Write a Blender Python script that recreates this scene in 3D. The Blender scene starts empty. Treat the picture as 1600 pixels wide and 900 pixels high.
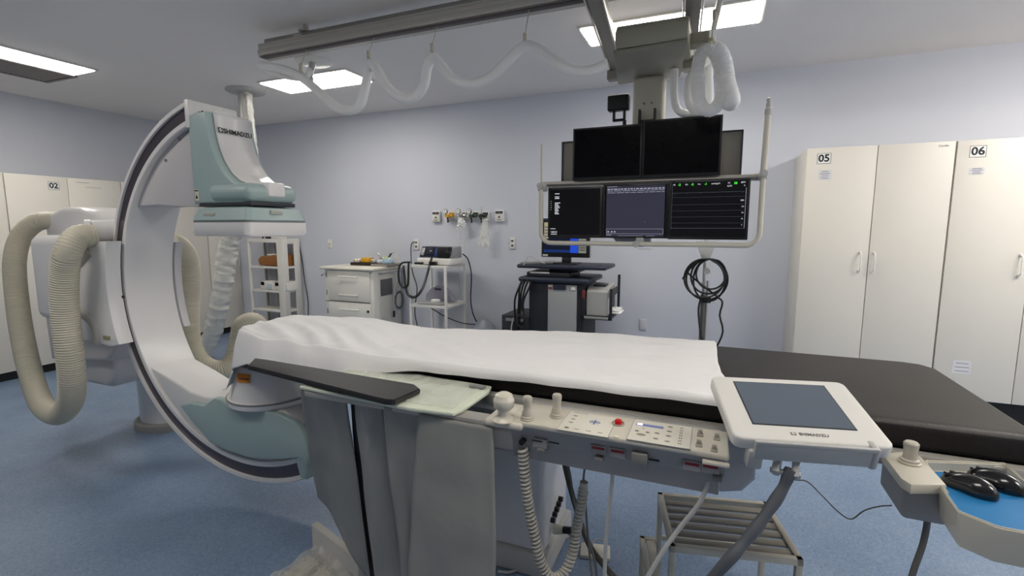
import bpy, bmesh, math, random
from mathutils import Vector, Matrix, noise
random.seed(7)
PI = math.pi
scene = bpy.context.scene
COL = scene.collection

# ------------------------------------------------------------------ camera
CAM_H, YAW, PITCH, FPX = 1.55, math.radians(22.4), math.radians(7.1), 760.0
cd = bpy.data.cameras.new('camera')
cam = bpy.data.objects.new('camera', cd)
COL.objects.link(cam)
cam.location = (0, 0, CAM_H)
cam.rotation_euler = (PI/2 - PITCH, 0, YAW)
cd.sensor_width = 36.0
cd.lens = 36.0*FPX/1600.0
cd.clip_start = 0.02
cd.clip_end = 60
scene.camera = cam

# ------------------------------------------------------------------ world and exposure
world = bpy.data.worlds.new('world')
scene.world = world
world.use_nodes = True
world.node_tree.nodes['Background'].inputs[0].default_value = (0.5, 0.55, 0.6, 1)
world.node_tree.nodes['Background'].inputs[1].default_value = 0.05
scene.view_settings.view_transform = 'Standard'
scene.view_settings.look = 'None'
scene.view_settings.gamma = 1
scene.view_settings.use_curve_mapping = False
scene.view_settings.exposure = 0.47
LAMP_BRIGHT = 15.0       # ceiling luminaires that are switched on full
FILL_FRONT = 11.0      # unseen row behind and above the camera, added for general light
FILL_RIGHT = 25.5  # unseen pair at right, added and hung lower to brighten walls and ceiling there

# measured points of the room: a pixel of the photograph on a known plane of the room
_fw = Vector((-math.sin(YAW)*math.cos(PITCH), math.cos(YAW)*math.cos(PITCH), -math.sin(PITCH)))
_rt = Vector((math.cos(YAW), math.sin(YAW), 0))
_up = _rt.cross(_fw)
def at(px, py, axis, val):
    d = _fw + _rt*((px-800)/FPX) - _up*((py-450)/FPX)
    a = 'xyz'.index(axis)
    c = Vector((0, 0, CAM_H))
    return c + d*((val-c[a])/d[a])

# ------------------------------------------------------------------ materials
def lin(c):
    return tuple(((v/255)/12.92 if v/255 <= 0.04045 else ((v/255+0.055)/1.055)**2.4) for v in c)
MATS = {}
def mat(name, rgb, rough=0.5, metal=0.0, var=0.04, scale=6.0, bump=0.0, bscale=40.0, alpha=1.0, trans=0.0, spec=0.5, coat=0.0):
    if name in MATS: return MATS[name]
    m = bpy.data.materials.new(name); m.use_nodes = True
    nt = m.node_tree; b = nt.nodes['Principled BSDF']
    c = lin(rgb)
    tc = nt.nodes.new('ShaderNodeTexCoord')
    n = nt.nodes.new('ShaderNodeTexNoise'); n.inputs['Scale'].default_value = scale; n.inputs['Detail'].default_value = 4
    nt.links.new(tc.outputs['Object'], n.inputs['Vector'])
    mx = nt.nodes.new('ShaderNodeMix'); mx.data_type = 'RGBA'
    mx.inputs[6].default_value = tuple(max(0, v*(1-var)) for v in c)+(1,)
    mx.inputs[7].default_value = tuple(min(1, v*(1+var)) for v in c)+(1,)
    nt.links.new(n.outputs['Fac'], mx.inputs[0]); nt.links.new(mx.outputs[2], b.inputs['Base Color'])
    b.inputs['Roughness'].default_value = rough; b.inputs['Metallic'].default_value = metal
    b.inputs['Specular IOR Level'].default_value = spec
    if coat: b.inputs['Coat Weight'].default_value = coat; b.inputs['Coat Roughness'].default_value = 0.15
    if alpha < 1: b.inputs['Alpha'].default_value = alpha
    if trans: b.inputs['Transmission Weight'].default_value = trans
    if bump:
        n2 = nt.nodes.new('ShaderNodeTexNoise'); n2.inputs['Scale'].default_value = bscale; n2.inputs['Detail'].default_value = 3
        nt.links.new(tc.outputs['Object'], n2.inputs['Vector'])
        bp = nt.nodes.new('ShaderNodeBump'); bp.inputs['Strength'].default_value = bump; bp.inputs['Distance'].default_value = 0.01
        nt.links.new(n2.outputs['Fac'], bp.inputs['Height']); nt.links.new(bp.outputs[0], b.inputs['Normal'])
    MATS[name] = m
    return m
def emat(name, rgb, strength):
    if name in MATS: return MATS[name]
    m = bpy.data.materials.new(name); m.use_nodes = True
    nt = m.node_tree; b = nt.nodes['Principled BSDF']
    b.inputs['Base Color'].default_value = (0.006, 0.006, 0.007, 1)
    b.inputs['Emission Color'].default_value = lin(rgb)+(1,)
    b.inputs['Emission Strength'].default_value = strength
    b.inputs['Roughness'].default_value = 0.3; b.inputs['Specular IOR Level'].default_value = 0.15
    MATS[name] = m
    return m

# ------------------------------------------------------------------ mesh builder
class B:
    def __init__(s): s.bm = bmesh.new()
    def _add(s, tmp, M=None):
        if M is not None: bmesh.ops.transform(tmp, matrix=M, verts=tmp.verts)
        me = bpy.data.meshes.new('t'); tmp.to_mesh(me); tmp.free()
        s.bm.from_mesh(me); bpy.data.meshes.remove(me); return s
    def box(s, x0, x1, y0, y1, z0, z1, r=0.0, seg=2, M=None):
        t = bmesh.new()
        bmesh.ops.create_cube(t, size=1)
        for v in t.verts:
            v.co = Vector(((x0+x1)/2+v.co.x*(x1-x0), (y0+y1)/2+v.co.y*(y1-y0), (z0+z1)/2+v.co.z*(z1-z0)))
        if r > 0:
            r = min(r, abs(x1-x0)*.49, abs(y1-y0)*.49, abs(z1-z0)*.49)
            bmesh.ops.bevel(t, geom=t.edges[:], offset=r, segments=seg, affect='EDGES', profile=0.5)
        return s._add(t, M)
    def cyl(s, a, b, r0, r1=None, n=20):
        a = Vector(a); b = Vector(b); r1 = r0 if r1 is None else r1
        d = b-a
        t = bmesh.new()
        bmesh.ops.create_cone(t, cap_ends=True, segments=n, radius1=r0, radius2=r1, depth=d.length)
        M = Matrix.Translation((a+b)/2) @ d.to_track_quat('Z', 'Y').to_matrix().to_4x4()
        return s._add(t, M)
    def sph(s, c, r, sc=(1, 1, 1), n=16):
        t = bmesh.new(); bmesh.ops.create_uvsphere(t, u_segments=n, v_segments=max(8, n//2), radius=r)
        return s._add(t, Matrix.Translation(Vector(c)) @ Matrix.Diagonal((sc[0], sc[1], sc[2], 1)))
    def lathe(s, prof, c=(0, 0, 0), n=28, M=None):
        t = bmesh.new(); rings = []
        for (r, z) in prof:
            rings.append([t.verts.new((c[0]+r*math.cos(2*PI*k/n), c[1]+r*math.sin(2*PI*k/n), c[2]+z)) for k in range(n)])
        for a, b in zip(rings, rings[1:]):
            for k in range(n): t.faces.new((a[k], a[(k+1) % n], b[(k+1) % n], b[k]))
        t.faces.new(rings[0][::-1]); t.faces.new(rings[-1])
        return s._add(t, M)
    def prism(s, pts, axis, a, b, r=0.0, seg=2, M=None):
        # polygon pts in the plane across `axis`, extruded from a to b
        t = bmesh.new()
        def mk(p, w):
            return {'x': (w, p[0], p[1]), 'y': (p[0], w, p[1]), 'z': (p[0], p[1], w)}[axis]
        f0 = t.verts; lo = [t.verts.new(mk(p, a)) for p in pts]; hi = [t.verts.new(mk(p, b)) for p in pts]
        n = len(pts)
        fa = t.faces.new(lo); fb = t.faces.new(hi[::-1])
        for k in range(n): t.faces.new((lo[(k+1) % n], lo[k], hi[k], hi[(k+1) % n]))
        bmesh.ops.recalc_face_normals(t, faces=t.faces[:])
        if r > 0:
            ed = list(set(fa.edges[:]+fb.edges[:]))
            bmesh.ops.bevel(t, geom=ed, offset=r, segments=seg, affect='EDGES', profile=0.5)
        return s._add(t, M)
    def sweep(s, pts, rad, n=12, closed=False, flat=None):
        # pts: list of Vectors; rad: number or function(i, t); flat=(w,h) gives a strap section
        pts = [Vector(p) for p in pts]; N = len(pts)
        t = bmesh.new(); rings = []; up = None
        for i, p in enumerate(pts):
            d = (pts[min(i+1, N-1)]-pts[max(i-1, 0)])
            if d.length < 1e-9: d = Vector((0, 0, 1))
            d.normalize()
            if up is None:
                up = d.orthogonal().normalized() if abs(d.z) > .9 else Vector((0, 0, 1))
            up = (up-d*up.dot(d))
            if up.length < 1e-6: up = d.orthogonal()
            up.normalize(); sd = d.cross(up)
            R = rad(i, i/(N-1)) if callable(rad) else rad
            rings.append([t.verts.new(p+(up*math.cos(2*PI*k/n)+sd*math.sin(2*PI*k/n))*R) for k in range(n)])
        for a, b in zip(rings, rings[1:]):
            for k in range(n): t.faces.new((a[k], a[(k+1) % n], b[(k+1) % n], b[k]))
        t.faces.new(rings[0][::-1]); t.faces.new(rings[-1])
        bmesh.ops.recalc_face_normals(t, faces=t.faces[:])
        return s._add(t)
    def quad(s, pts):
        vs = [s.bm.verts.new(p) for p in pts]; s.bm.faces.new(vs); return s
    def grid(s, f, nu, nv):
        vs = [[s.bm.verts.new(f(i/nu, j/nv)) for j in range(nv+1)] for i in range(nu+1)]
        for i in range(nu):
            for j in range(nv): s.bm.faces.new((vs[i][j], vs[i+1][j], vs[i+1][j+1], vs[i][j+1]))
        return s
    def text(s, body, size, o, right, up, depth=0.0006, bold=0.0, align='CENTER'):
        cu = bpy.data.curves.new('t', 'FONT'); cu.body = body; cu.size = size; cu.extrude = depth; cu.offset = bold
        cu.align_x = align; cu.align_y = 'CENTER'; cu.resolution_u = 3
        ob = bpy.data.objects.new('t', cu); COL.objects.link(ob)
        dg = bpy.context.evaluated_depsgraph_get(); me = bpy.data.meshes.new_from_object(ob.evaluated_get(dg))
        t = bmesh.new(); t.from_mesh(me); bpy.data.meshes.remove(me)
        bpy.data.objects.remove(ob); bpy.data.curves.remove(cu)
        right = Vector(right).normalized(); up = Vector(up).normalized(); nn = right.cross(up)
        M = Matrix((( right.x, up.x, nn.x, o[0]), (right.y, up.y, nn.y, o[1]), (right.z, up.z, nn.z, o[2]), (0, 0, 0, 1)))
        return s._add(t, M)
    def build(s, name, m, parent=None, smooth=True, solid=0.0):
        me = bpy.data.meshes.new(name)
        root = parent
        if root is not None:
            while root.parent is not None: root = root.parent
            inv = (Matrix.Translation(root.location) @ root.rotation_euler.to_matrix().to_4x4()).inverted()
            bmesh.ops.transform(s.bm, matrix=inv, verts=s.bm.verts)
        ctr = None
        if root is None and len(s.bm.verts):
            xs = [v.co for v in s.bm.verts]
            ctr = Vector(((min(v.x for v in xs)+max(v.x for v in xs))/2, (min(v.y for v in xs)+max(v.y for v in xs))/2, min(v.z for v in xs)))
            bmesh.ops.translate(s.bm, vec=-ctr, verts=s.bm.verts)
        s.bm.normal_update(); s.bm.to_mesh(me); s.bm.free()
        if smooth:
            me.polygons.foreach_set('use_smooth', [True]*len(me.polygons))
            try: me.set_sharp_from_angle(angle=math.radians(38))
            except Exception: pass
        me.materials.append(m)
        o = bpy.data.objects.new(name, me); COL.objects.link(o)
        if ctr is not None: o.location = ctr
        if parent is not None: o.parent = parent
        if solid:
            md = o.modifiers.new('thickness', 'SOLIDIFY'); md.thickness = solid; md.offset = 0
        return o
def thing(name, label, cat, loc=(0, 0, 0), rotz=0.0, group=None):
    o = bpy.data.objects.new(name, None); COL.objects.link(o)
    o.empty_display_size = 0.05
    o.location = loc; o.rotation_euler = (0, 0, rotz); o['label'] = label; o['category'] = cat
    if group: o['group'] = group
    return o
def tag(o, label, cat, group=None):
    o['label'] = label; o['category'] = cat
    if group: o['group'] = group
    return o
def struct(o): o['kind'] = 'structure'; return o
def copy_tree(o, parent=None):
    c = o.copy(); COL.objects.link(c)
    if parent is not None: c.parent = parent
    for ch in list(o.children): copy_tree(ch, c)
    return c
def spline(pts, n=12):
    P = [Vector(p) for p in pts]; P = [P[0]*2-P[1]]+P+[P[-1]*2-P[-2]]; out = []
    for i in range(1, len(P)-2):
        for k in range(n):
            t = k/n; a, b, c, d = P[i-1:i+3]
            out.append(0.5*((2*b)+(c-a)*t+(2*a-5*b+4*c-d)*t*t+(3*b-a-3*c+d)*t**3))
    out.append(P[-2]); return out
def resample(pts, step):
    out = [pts[0].copy()]; acc = 0
    for a, b in zip(pts, pts[1:]):
        L = (b-a).length
        while acc+L >= step:
            t = (step-acc)/L; a = a+(b-a)*t; out.append(a.copy()); L = (b-a).length; acc = 0
        acc += L
    out.append(pts[-1].copy()); return out
def hose(pts, r, pitch=0.012, amp=0.08, n=18):
    P = resample(spline(pts, 16), pitch/2)
    return B().sweep(P, lambda i, t: r*(1+amp*(1 if i % 2 else -1)), n)
def cable(pts, r, n=8, step=10):
    return B().sweep(spline(pts, step), r, n)
def helix(pts, R, r, pitch, n=6, seg=10):
    P = resample(spline(pts, 16), pitch/seg); out = []
    up = Vector((0, 1, 0))
    for i, p in enumerate(P):
        d = (P[min(i+1, len(P)-1)]-P[max(i-1, 0)]).normalized()
        up = (up-d*up.dot(d)).normalized(); sd = d.cross(up); a = 2*PI*i/seg
        out.append(p+(up*math.cos(a)+sd*math.sin(a))*R)
    return B().sweep(out, r, n)

WHITE = mat('white_enamel', (226, 224, 218), 0.4)
CREAM = mat('cream_plastic', (212, 208, 194), 0.4)
PAINT = mat('white_painted_steel', (228, 226, 220), 0.35)
CAB = mat('cream_laminate', (222, 218, 208), 0.45, var=0.02)
TEAL = mat('pale_teal_plastic', (162, 182, 180), 0.35, var=0.03)
BLACK = mat('black_plastic', (22, 22, 24), 0.4)
SCREEN = mat('dark_screen', (10, 10, 12), 0.2, spec=0.12)
DARK = mat('charcoal_plastic', (48, 50, 56), 0.5)
NAVY = mat('navy_grey_plastic', (40, 46, 62), 0.5)
GREY = mat('mid_grey_plastic', (136, 136, 136), 0.5)
LGREY = mat('light_grey_plastic', (186, 186, 184), 0.45)
ALU = mat('brushed_aluminium', (182, 179, 172), 0.4, 0.35, var=0.06, scale=30)
STEEL = mat('polished_steel', (200, 200, 200), 0.2, 1.0)
HOSEC = mat('cream_hose_rubber', (204, 198, 178), 0.5, var=0.03)
HOSEW = mat('white_corrugated_hose', (246, 246, 244), 0.4, var=0.02)
CHAR = mat('black_rubber', (18, 18, 18), 0.55)
INK = mat('black_ink', (20, 20, 22), 0.6)
PAPER = mat('white_paper', (238, 238, 236), 0.7)
RED = mat('red_plastic', (205, 20, 22), 0.3)
REDINK = mat('dark_red_ink', (130, 25, 32), 0.6)
YEL = mat('yellow_plastic', (214, 160, 32), 0.4)
ORANGE = mat('orange_ink', (214, 132, 30), 0.6)
CREAMP = mat('console_plastic', (212, 206, 190), 0.34, coat=.35)

# ------------------------------------------------------------------ room
XL, XR, YB, YF, ZC = -7.05, 3.6, 5.19, -3.2, 2.98
def floor_mat():
    m = mat('blue_vinyl_floor', (108, 132, 164), 0.34, var=0.0)
    nt = m.node_tree; b = nt.nodes['Principled BSDF']
    tc = nt.nodes['Texture Coordinate']
    v = nt.nodes.new('ShaderNodeTexVoronoi'); v.inputs['Scale'].default_value = 130
    n = nt.nodes.new('ShaderNodeTexNoise'); n.inputs['Scale'].default_value = 1.6; n.inputs['Detail'].default_value = 5
    nt.links.new(tc.outputs['Object'], v.inputs['Vector']); nt.links.new(tc.outputs['Object'], n.inputs['Vector'])
    r = nt.nodes.new('ShaderNodeValToRGB'); r.color_ramp.elements[0].position = 0.35; r.color_ramp.elements[1].position = 1.2 if False else 1.0
    r.color_ramp.elements[0].color = lin((92, 115, 144))+(1,); r.color_ramp.elements[1].color = lin((128, 147, 172))+(1,)
    ad = nt.nodes.new('ShaderNodeMath'); ad.operation = 'MULTIPLY_ADD'; ad.inputs[1].default_value = 0.55
    nt.links.new(v.outputs['Color'], ad.inputs[0]); nt.links.new(n.outputs['Fac'], ad.inputs[2])
    nt.links.new(ad.outputs[0], r.inputs[0]); nt.links.new(r.outputs[0], b.inputs['Base Color'])
    n3 = nt.nodes.new('ShaderNodeTexNoise'); n3.inputs['Scale'].default_value = 3.0
    mr = nt.nodes.new('ShaderNodeMapRange'); mr.inputs[3].default_value = 0.28; mr.inputs[4].default_value = 0.5
    nt.links.new(tc.outputs['Object'], n3.inputs['Vector']); nt.links.new(n3.outputs['Fac'], mr.inputs[0]); nt.links.new(mr.outputs[0], b.inputs['Roughness'])
    return m
WALL = mat('pale_blue_grey_wall_paint', (206, 210, 220), 0.6, var=0.012, scale=1.2, bump=0.05, bscale=90)
CEIL = mat('white_ceiling_paint', (240, 236, 234), 0.75, var=0.015, scale=1.0)
struct(B().box(XL-.15, XR+.15, YF-.15, YB+.15, -.12, 0).build('floor', floor_mat(), smooth=False))
struct(B().box(XL-.15, XR+.15, YF-.15, YB+.15, ZC, ZC+.12).build('ceiling', CEIL, smooth=False))
struct(B().box(XL-.15, XR+.15, YB, YB+.15, 0, ZC).build('wall_back', WALL, smooth=False))
struct(B().box(XL-.15, XL, YF, YB, 0, ZC).build('wall_left', WALL, smooth=False))
struct(B().box(XR, XR+.15, YF, YB, 0, ZC).build('wall_right', WALL, smooth=False))
struct(B().box(XL-.15, XR+.15, YF-.15, YF, 0, ZC).build('wall_front', WALL, smooth=False))
struct(B().box(-5.25, .6, YB-.012, YB, 0.0, .09).build('baseboard_back', mat('blue_vinyl_skirting', (92, 112, 140), .5), smooth=False))

# ceiling luminaires
def luminaire(x0, x1, y0, y1, label, power, drop=.02):
    cx, cy = (x0+x1)/2, (y0+y1)/2
    t = thing('ceiling_light', label, 'ceiling light', (cx, cy, ZC), 0, 'recessed ceiling luminaires')
    w = .022
    f = B()
    f.box(x0-w, x1+w, y0-w, y0, ZC-.014, ZC+.0, .003); f.box(x0-w, x1+w, y1, y1+w, ZC-.014, ZC, .003)
    f.box(x0-w, x0, y0, y1, ZC-.014, ZC, .003); f.box(x1, x1+w, y0, y1, ZC-.014, ZC, .003)
    f.build('frame', PAINT, t)
    e = emat('lamp_glow_%d' % round(power*10), (255, 248, 238), power)
    B().box(x0, x1, y0, y1, ZC-drop, ZC, 0).build('diffuser', e, t, smooth=False)
    return t
luminaire(-.955, .222, 3.61, 3.96, 'bright ceiling light above the hanging monitor suspension', LAMP_BRIGHT)
luminaire(-4.22, -3.17, 3.70, 4.08, 'bright ceiling light partly hidden behind the left end of the aluminium rail', LAMP_BRIGHT)
luminaire(-5.60, -5.28, 1.60, 2.84, 'long ceiling light beside the dark ceiling vent at far left', LAMP_BRIGHT)
luminaire(-.955, .222, .45, .80, 'added unseen ceiling light above and behind the camera', FILL_FRONT)
luminaire(-3.9, -2.78, .20, .58, 'added ceiling light above the left foreground, outside the frame', FILL_FRONT)
luminaire(2.2, 3.3, .9, 1.26, 'added ceiling light to the right of the camera, outside the frame', FILL_RIGHT, .07)
luminaire(2.25, 3.35, 3.3, 3.66, 'added unseen ceiling light beyond the right frame edge near the tall cabinets', FILL_RIGHT, .07)
t = thing('ceiling_vent', 'dark grey square air vent in the ceiling beside the long light', 'air vent', (-5.86, 2.6, ZC))
B().box(-6.13, -5.65, 2.3, 2.88, ZC-.006, ZC).build('backing', mat('vent_backing', (128, 120, 118), .7), t)
f = B(); f.box(-6.14, -5.64, 2.29, 2.32, ZC-.02, ZC-.004, .003); f.box(-6.14, -5.64, 2.86, 2.89, ZC-.02, ZC-.004, .003)
f.box(-6.14, -6.11, 2.3, 2.88, ZC-.02, ZC-.004, .003); f.box(-5.67, -5.64, 2.3, 2.88, ZC-.02, ZC-.004, .003)
f.build('frame', mat('vent_grey', (140, 132, 130), .6), t)
f = B()
for k in range(14):
    y = 2.34+k*.038
    f.box(-.22, .22, -.013, .013, -.001, .001, 0, M=Matrix.Translation((-5.89, y, ZC-.012)) @ Matrix.Rotation(-.35, 4, 'X'))
f.build('louvres', mat('vent_grey', (140, 132, 130), .6), t)

# ------------------------------------------------------------------ ceiling suspension
t = thing('ceiling_rail', 'long brushed aluminium rail hung under the ceiling with white hoses below', 'rail', (-.3, 2.8, 2.76))
R0, R1, RY = -3.13, 3.2, 2.74
f = B()
f.box(R0, R1, RY+.006, RY+.10, 2.782, 2.79, .002); f.box(R0, R1, RY-.004, RY+.008, 2.790, 2.832, .003)
f.box(R0, R1, RY+.004, RY+.014, 2.832, 2.866, .003); f.box(R0, R1, RY, RY+.10, 2.862, 2.872, .003); f.box(R0, R1, RY+.09, RY+.10, 2.782, 2.87, .003)
f.build('rail_profile', ALU, t)
B().box(R0+.02, R1, RY-.001, RY+.05, 2.777, 2.7825, .001).build('dark_bottom_lip', mat('rail_dark_strip', (74, 66, 70), .5, .3), t)  # dark lip along the bottom edge of the rail
f = B(); f.box(R0, R1, RY+.06, RY+.11, 2.885, 2.925, .003); f.build('strut_channel', mat('zinc_channel', (150, 150, 146), .45, .5), t)
B().box(R0+.01, R0+.03, RY+.02, RY+.085, 2.795, 2.86, .004).build('end_stop', DARK, t)
for x in (-2.75, -.98, .9, 2.6):
    c = B(); c.box(x-.035, x+.035, RY-.002, RY+.13, 2.872, 2.888, .002)
    c.box(x-.03, x+.03, RY+.04, RY+.13, 2.924, 2.94, .002); c.box(x-.012, x+.012, RY+.07, RY+.10, 2.9, ZC, .002)
    c.build('bracket', ALU, t)

t = thing('ceiling_rail', 'second aluminium ceiling rail above the camera carrying the suspension beams', 'rail', (.2, 1.5, 2.76))
f = B(); f.box(-.9, 2.0, 1.30, 1.46, 2.78, 2.885, .004); f.build('rail_profile', ALU, t)
for x in (-.5, 1.4): B().box(x-.035, x+.035, 1.29, 1.47, 2.88, ZC, .002).build('bracket', ALU, t)

# bridge beams of the monitor suspension (slightly skewed on the rails)
mr = thing('monitor_suspension', 'grey ceiling carriage with two beams, column and tubular handle frame holding the monitors', 'monitor suspension', (-.4, 3.1, 2.4))
def beam(xn, yn, xf, yf, w, z0, z1, m, name, lip=True):
    a = Vector((xn, yn, 0)); b = Vector((xf, yf, 0)); d = (b-a).normalized(); L = (b-a).length
    M = Matrix.Translation(a) @ Matrix.Rotation(math.atan2(d.y, d.x), 4, 'Z')
    f = B(); f.box(0, L, -w/2, w/2, z0, z1, .004, M=M)
    f.build(name, m, mr)
    if lip:
        g = B()
        for sgn in (-1, 1):
            g.box(0, L, sgn*w*.62-.004, sgn*w*.62+.004, z0-.006, z0+.03, .001, M=M)
        g.build('track_lip', mat('bright_track', (205, 200, 190), .3, .6), mr)
BEAMG = mat('beam_grey', (128, 124, 118), .45, .1)
beam(-.50, 1.36, -.70, 3.66, .07, 2.66, 2.765, BEAMG, 'beam')
beam(-.06, 1.36, -.19, 3.40, .075, 2.66, 2.765, BEAMG, 'beam')
beam(.09, 1.36, -.055, 3.12, .028, 2.655, 2.69, ALU, 'cable_track', False)
B().box(-.76, -.66, 3.62, 3.70, 2.60, 2.77, .006).build('end_cap', BEAMG, mr)
OLIVE = mat('olive_grey_housing', (158, 156, 140), .5)
f = B(); f.prism([(2.75, 2.5), (2.735, 2.52), (2.735, 2.58), (2.76, 2.615), (2.82, 2.63), (3.3, 2.63), (3.3, 2.5)], 'x', -.535, -.165, .01)
f.build('carriage_housing', OLIVE, mr)
f = B(); f.prism([(-.545, 2.755), (-.17, 2.735), (-.235, 3.3), (-.62, 3.32)], 'z', 2.47, 2.497, .008); f.build('carriage_plate', mat('olive_grey_plate', (146, 144, 132), .5), mr)
f = B(); f.box(-.17, -.07, 2.9, 2.99, 2.52, 2.58, .006); f.build('cable_bracket', OLIVE, mr)
f = B(); f.box(-.21, -.10, 3.1, 3.2, 2.46, 2.53, .006); f.cyl((-.16, 3.09, 2.50), (-.12, 3.09, 2.50), .018)
f.build('cable_bracket', OLIVE, mr)
f = B(); f.box(-.5, -.315, 3.16, 3.3, 1.75, 2.46, .018, 3); f.build('column', mat('cream_column', (196, 192, 178), .45), mr)
f = B(); f.box(-.47, -.345, 3.2, 3.32, 1.66, 1.8, .01); f.build('column_foot', LGREY, mr)
f = B()
for x in (-.452, -.362): f.box(x-.006, x+.006, 3.12, 3.17, 2.17, 2.26, .002)
f.box(-.45, -.36, 3.135, 3.17, 2.17, 2.2, .003); f.build('latch', mat('dark_metal', (60, 60, 60), .4, .7), mr)
f = B()
for x in (-.43, -.385): f.cyl((x, 3.152, 2.30), (x, 3.165, 2.30), .006)
f.build('screw', GREY, mr)

# black device on the back of the suspension
t = thing('loudspeaker', 'small black box on a bracket beside the cream suspension column', 'speaker', (-.607, 3.3, 2.2))
B().box(-.68, -.54, 3.27, 3.33, 2.3, 2.4, .012, 3).build('housing', BLACK, t)
f = B(); f.box(-.645, -.63, 3.28, 3.31, 2.24, 2.31, .004); f.box(-.578, -.563, 3.28, 3.31, 2.24, 2.31, .004); f.box(-.645, -.563, 3.28, 3.31, 2.235, 2.25, .004)
f.cyl((-.57, 3.3, 2.16), (-.57, 3.3, 2.24), .012); f.box(-.57, -.5, 3.285, 3.3, 2.17, 2.19, .003)
f.build('bracket', BLACK, t)

# ------------------------------------------------------------------ monitor frame
t = mr
xl, xr = -1.045, .235; yb = 3.03
f = B(); P = [(xl, yb, 1.80)]
P += [(xl, yb, 1.55)]
for k in range(7):
    a = PI+k/6*PI/2; P.append((xl+.07+.07*math.cos(a), yb, 1.52+.07*math.sin(a)))
for k in range(7):
    a = 1.5*PI+k/6*PI/2; P.append((xr-.07+.07*math.cos(a), yb, 1.52+.07*math.sin(a)))
P += [(xr, yb, 1.55), (xr, yb, 1.82)]
f.sweep(P, .0145, 14); f.build('handle_tube', CREAM, t)
f = B(); f.cyl((xl, yb, 1.80), (xl, yb, 2.08), .0075, .006, 12); f.build('antenna_rod', CREAM, t)
f = B(); f.cyl((xr, yb, 1.84), (xr+.006, yb, 2.19), .0165, n=16); f.build('upper_post', CREAM, t)
f = B(); f.lathe([(.02, 0), (.02, .03), (.012, .032), (.015, .036), (.015, .06), (.011, .07), (.013, .074), (.013, .085), (.006, .09)], (xr+.006, yb, 2.15)); f.build('post_tip', LGREY, t)
f = B()
f.box(xl-.02, xr+.02, 3.10, 3.12, 1.812, 1.848, .003); f.box(xl-.02, xr+.02, 3.075, 3.10, 1.826, 1.834, .001)
f.build('cross_rail', ALU, t)
for x, z in ((xl, 1.815), (xr, 1.84)):
    f = B(); f.cyl((x, yb-.03, z), (x, 3.1, z), .021, n=20); f.cyl((x, yb-.035, z), (x, yb-.029, z), .014); f.box(x-.02, x+.02, yb-.01, 3.11, z-.03, z-.005, .004)
    f.build('clamp', LGREY, t)
f = B(); f.cyl((-.43, yb-.024, 1.449), (-.43, yb+.02, 1.449), .021); f.cyl((-.43, yb-.028, 1.449), (-.43, yb-.024, 1.449), .013); f.box(-.44, -.395, yb+.03, 3.1, 1.43, 1.5, .004); f.box(-.42, -.34, yb, 3.02, 1.418, 1.423)
f.build('clamp', LGREY, t)
f = B(); f.box(-.6, -.25, 3.16, 3.2, 1.50, 2.0, .006); f.build('mounting_plate', LGREY, t)
f = B(); f.prism([(-.6, 1.5), (-.36, 1.5), (-.36, 1.44), (-.56, 1.44)], 'y', 3.12, 3.18, .004); f.build('lower_tray', mat('blue_grey_tray', (160, 166, 180), .5), t)

# backing plates behind the upper monitors
t = mr
B().box(-.935, .125, 3.135, 3.15, 1.842, 2.098, .004).build('backing_panel', mat('taupe_panel', (128, 124, 116), .45), t)
f = B()
for (a, b, c, d) in ((-.94, -.93, 1.84, 2.1), (.12, .13, 1.84, 2.1), (-.94, .13, 2.093, 2.101), (-.94, .13, 1.839, 1.846)): f.box(a, b, 3.128, 3.152, c, d)
f.build('panel_rim', DARK, t)

# monitors
YM = 3.06
def monitor(x0, x1, z0, z1, y, label, bz=.012, scr=SCREEN, group=None, vesa=True):
    t = thing('monitor', label, 'monitor', ((x0+x1)/2, y, z0), 0, group)
    f = B(); f.box(x0, x1, y, y+.045, z0, z1, .004)
    f.box(x0+.06, x1-.06, y+.04, y+.066, z0+.05, z1-.05, .008)
    f.build('housing', BLACK, t)
    s = B().box(x0+bz, x1-bz, y-.0015, y, z0+bz*1.4, z1-bz).build('screen', scr, t, smooth=False)
    return t, s
monitor(-.848, -.42, 1.846, 2.165, YM+.005, 'switched-off black monitor, upper left of the hanging monitor group')
monitor(-.418, .018, 1.846, 2.18, YM, 'switched-off black monitor, upper right of the hanging monitor group')
UIW = emat('ui_white', (230, 232, 240), .75); UIG = emat('ui_green', (70, 230, 60), 1.0); UID = emat('ui_dim', (120, 124, 134), .45); UIB = emat('ui_slate', (58, 58, 74), .55)
UIK = emat('ui_black', (14, 14, 18), .35)
XR_, ZU = Vector((1, 0, 0)), Vector((0, 0, 1))
# left: dark screen with columns of small white text
t, s = monitor(-1.008, -.652, 1.484, 1.806, YM, 'lower left hanging monitor, dark with a small column of white text', .014, UIK)
y = YM-.002
f = B()
for k, w in enumerate((.03, .0, .028, .03, .0, .0, .03, .02, .026, .028, .022, .026, .02, .024)):
    if w:
        x = -.960
        while x < -.960+w:
            d_ = random.uniform(.003, .008); f.box(x, x+d_, y-.0005, y, 1.7625-k*.0098, 1.7675-k*.0098); x += d_+.0015
f.build('text_column', UIW, t)
f = B()
for k in range(5): f.box(-.988, -.983, y-.0005, y, 1.716-k*.013, 1.7185-k*.013)
f.build('tick_column', UIW, t)
f = B(); f.text('1:00:21', .016, (-.988, y, 1.520), XR_, ZU, align='LEFT'); f.build('clock_text', UIW, t)
f = B(); f.box(-.985, -.945, y-.0005, y, 1.505, 1.508); f.build('underline', UIW, t)
f = B(); f.box(-.988, -.955, y-.0005, y, 1.540, 1.543); f.build('caption_line', UIW, t)
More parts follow.
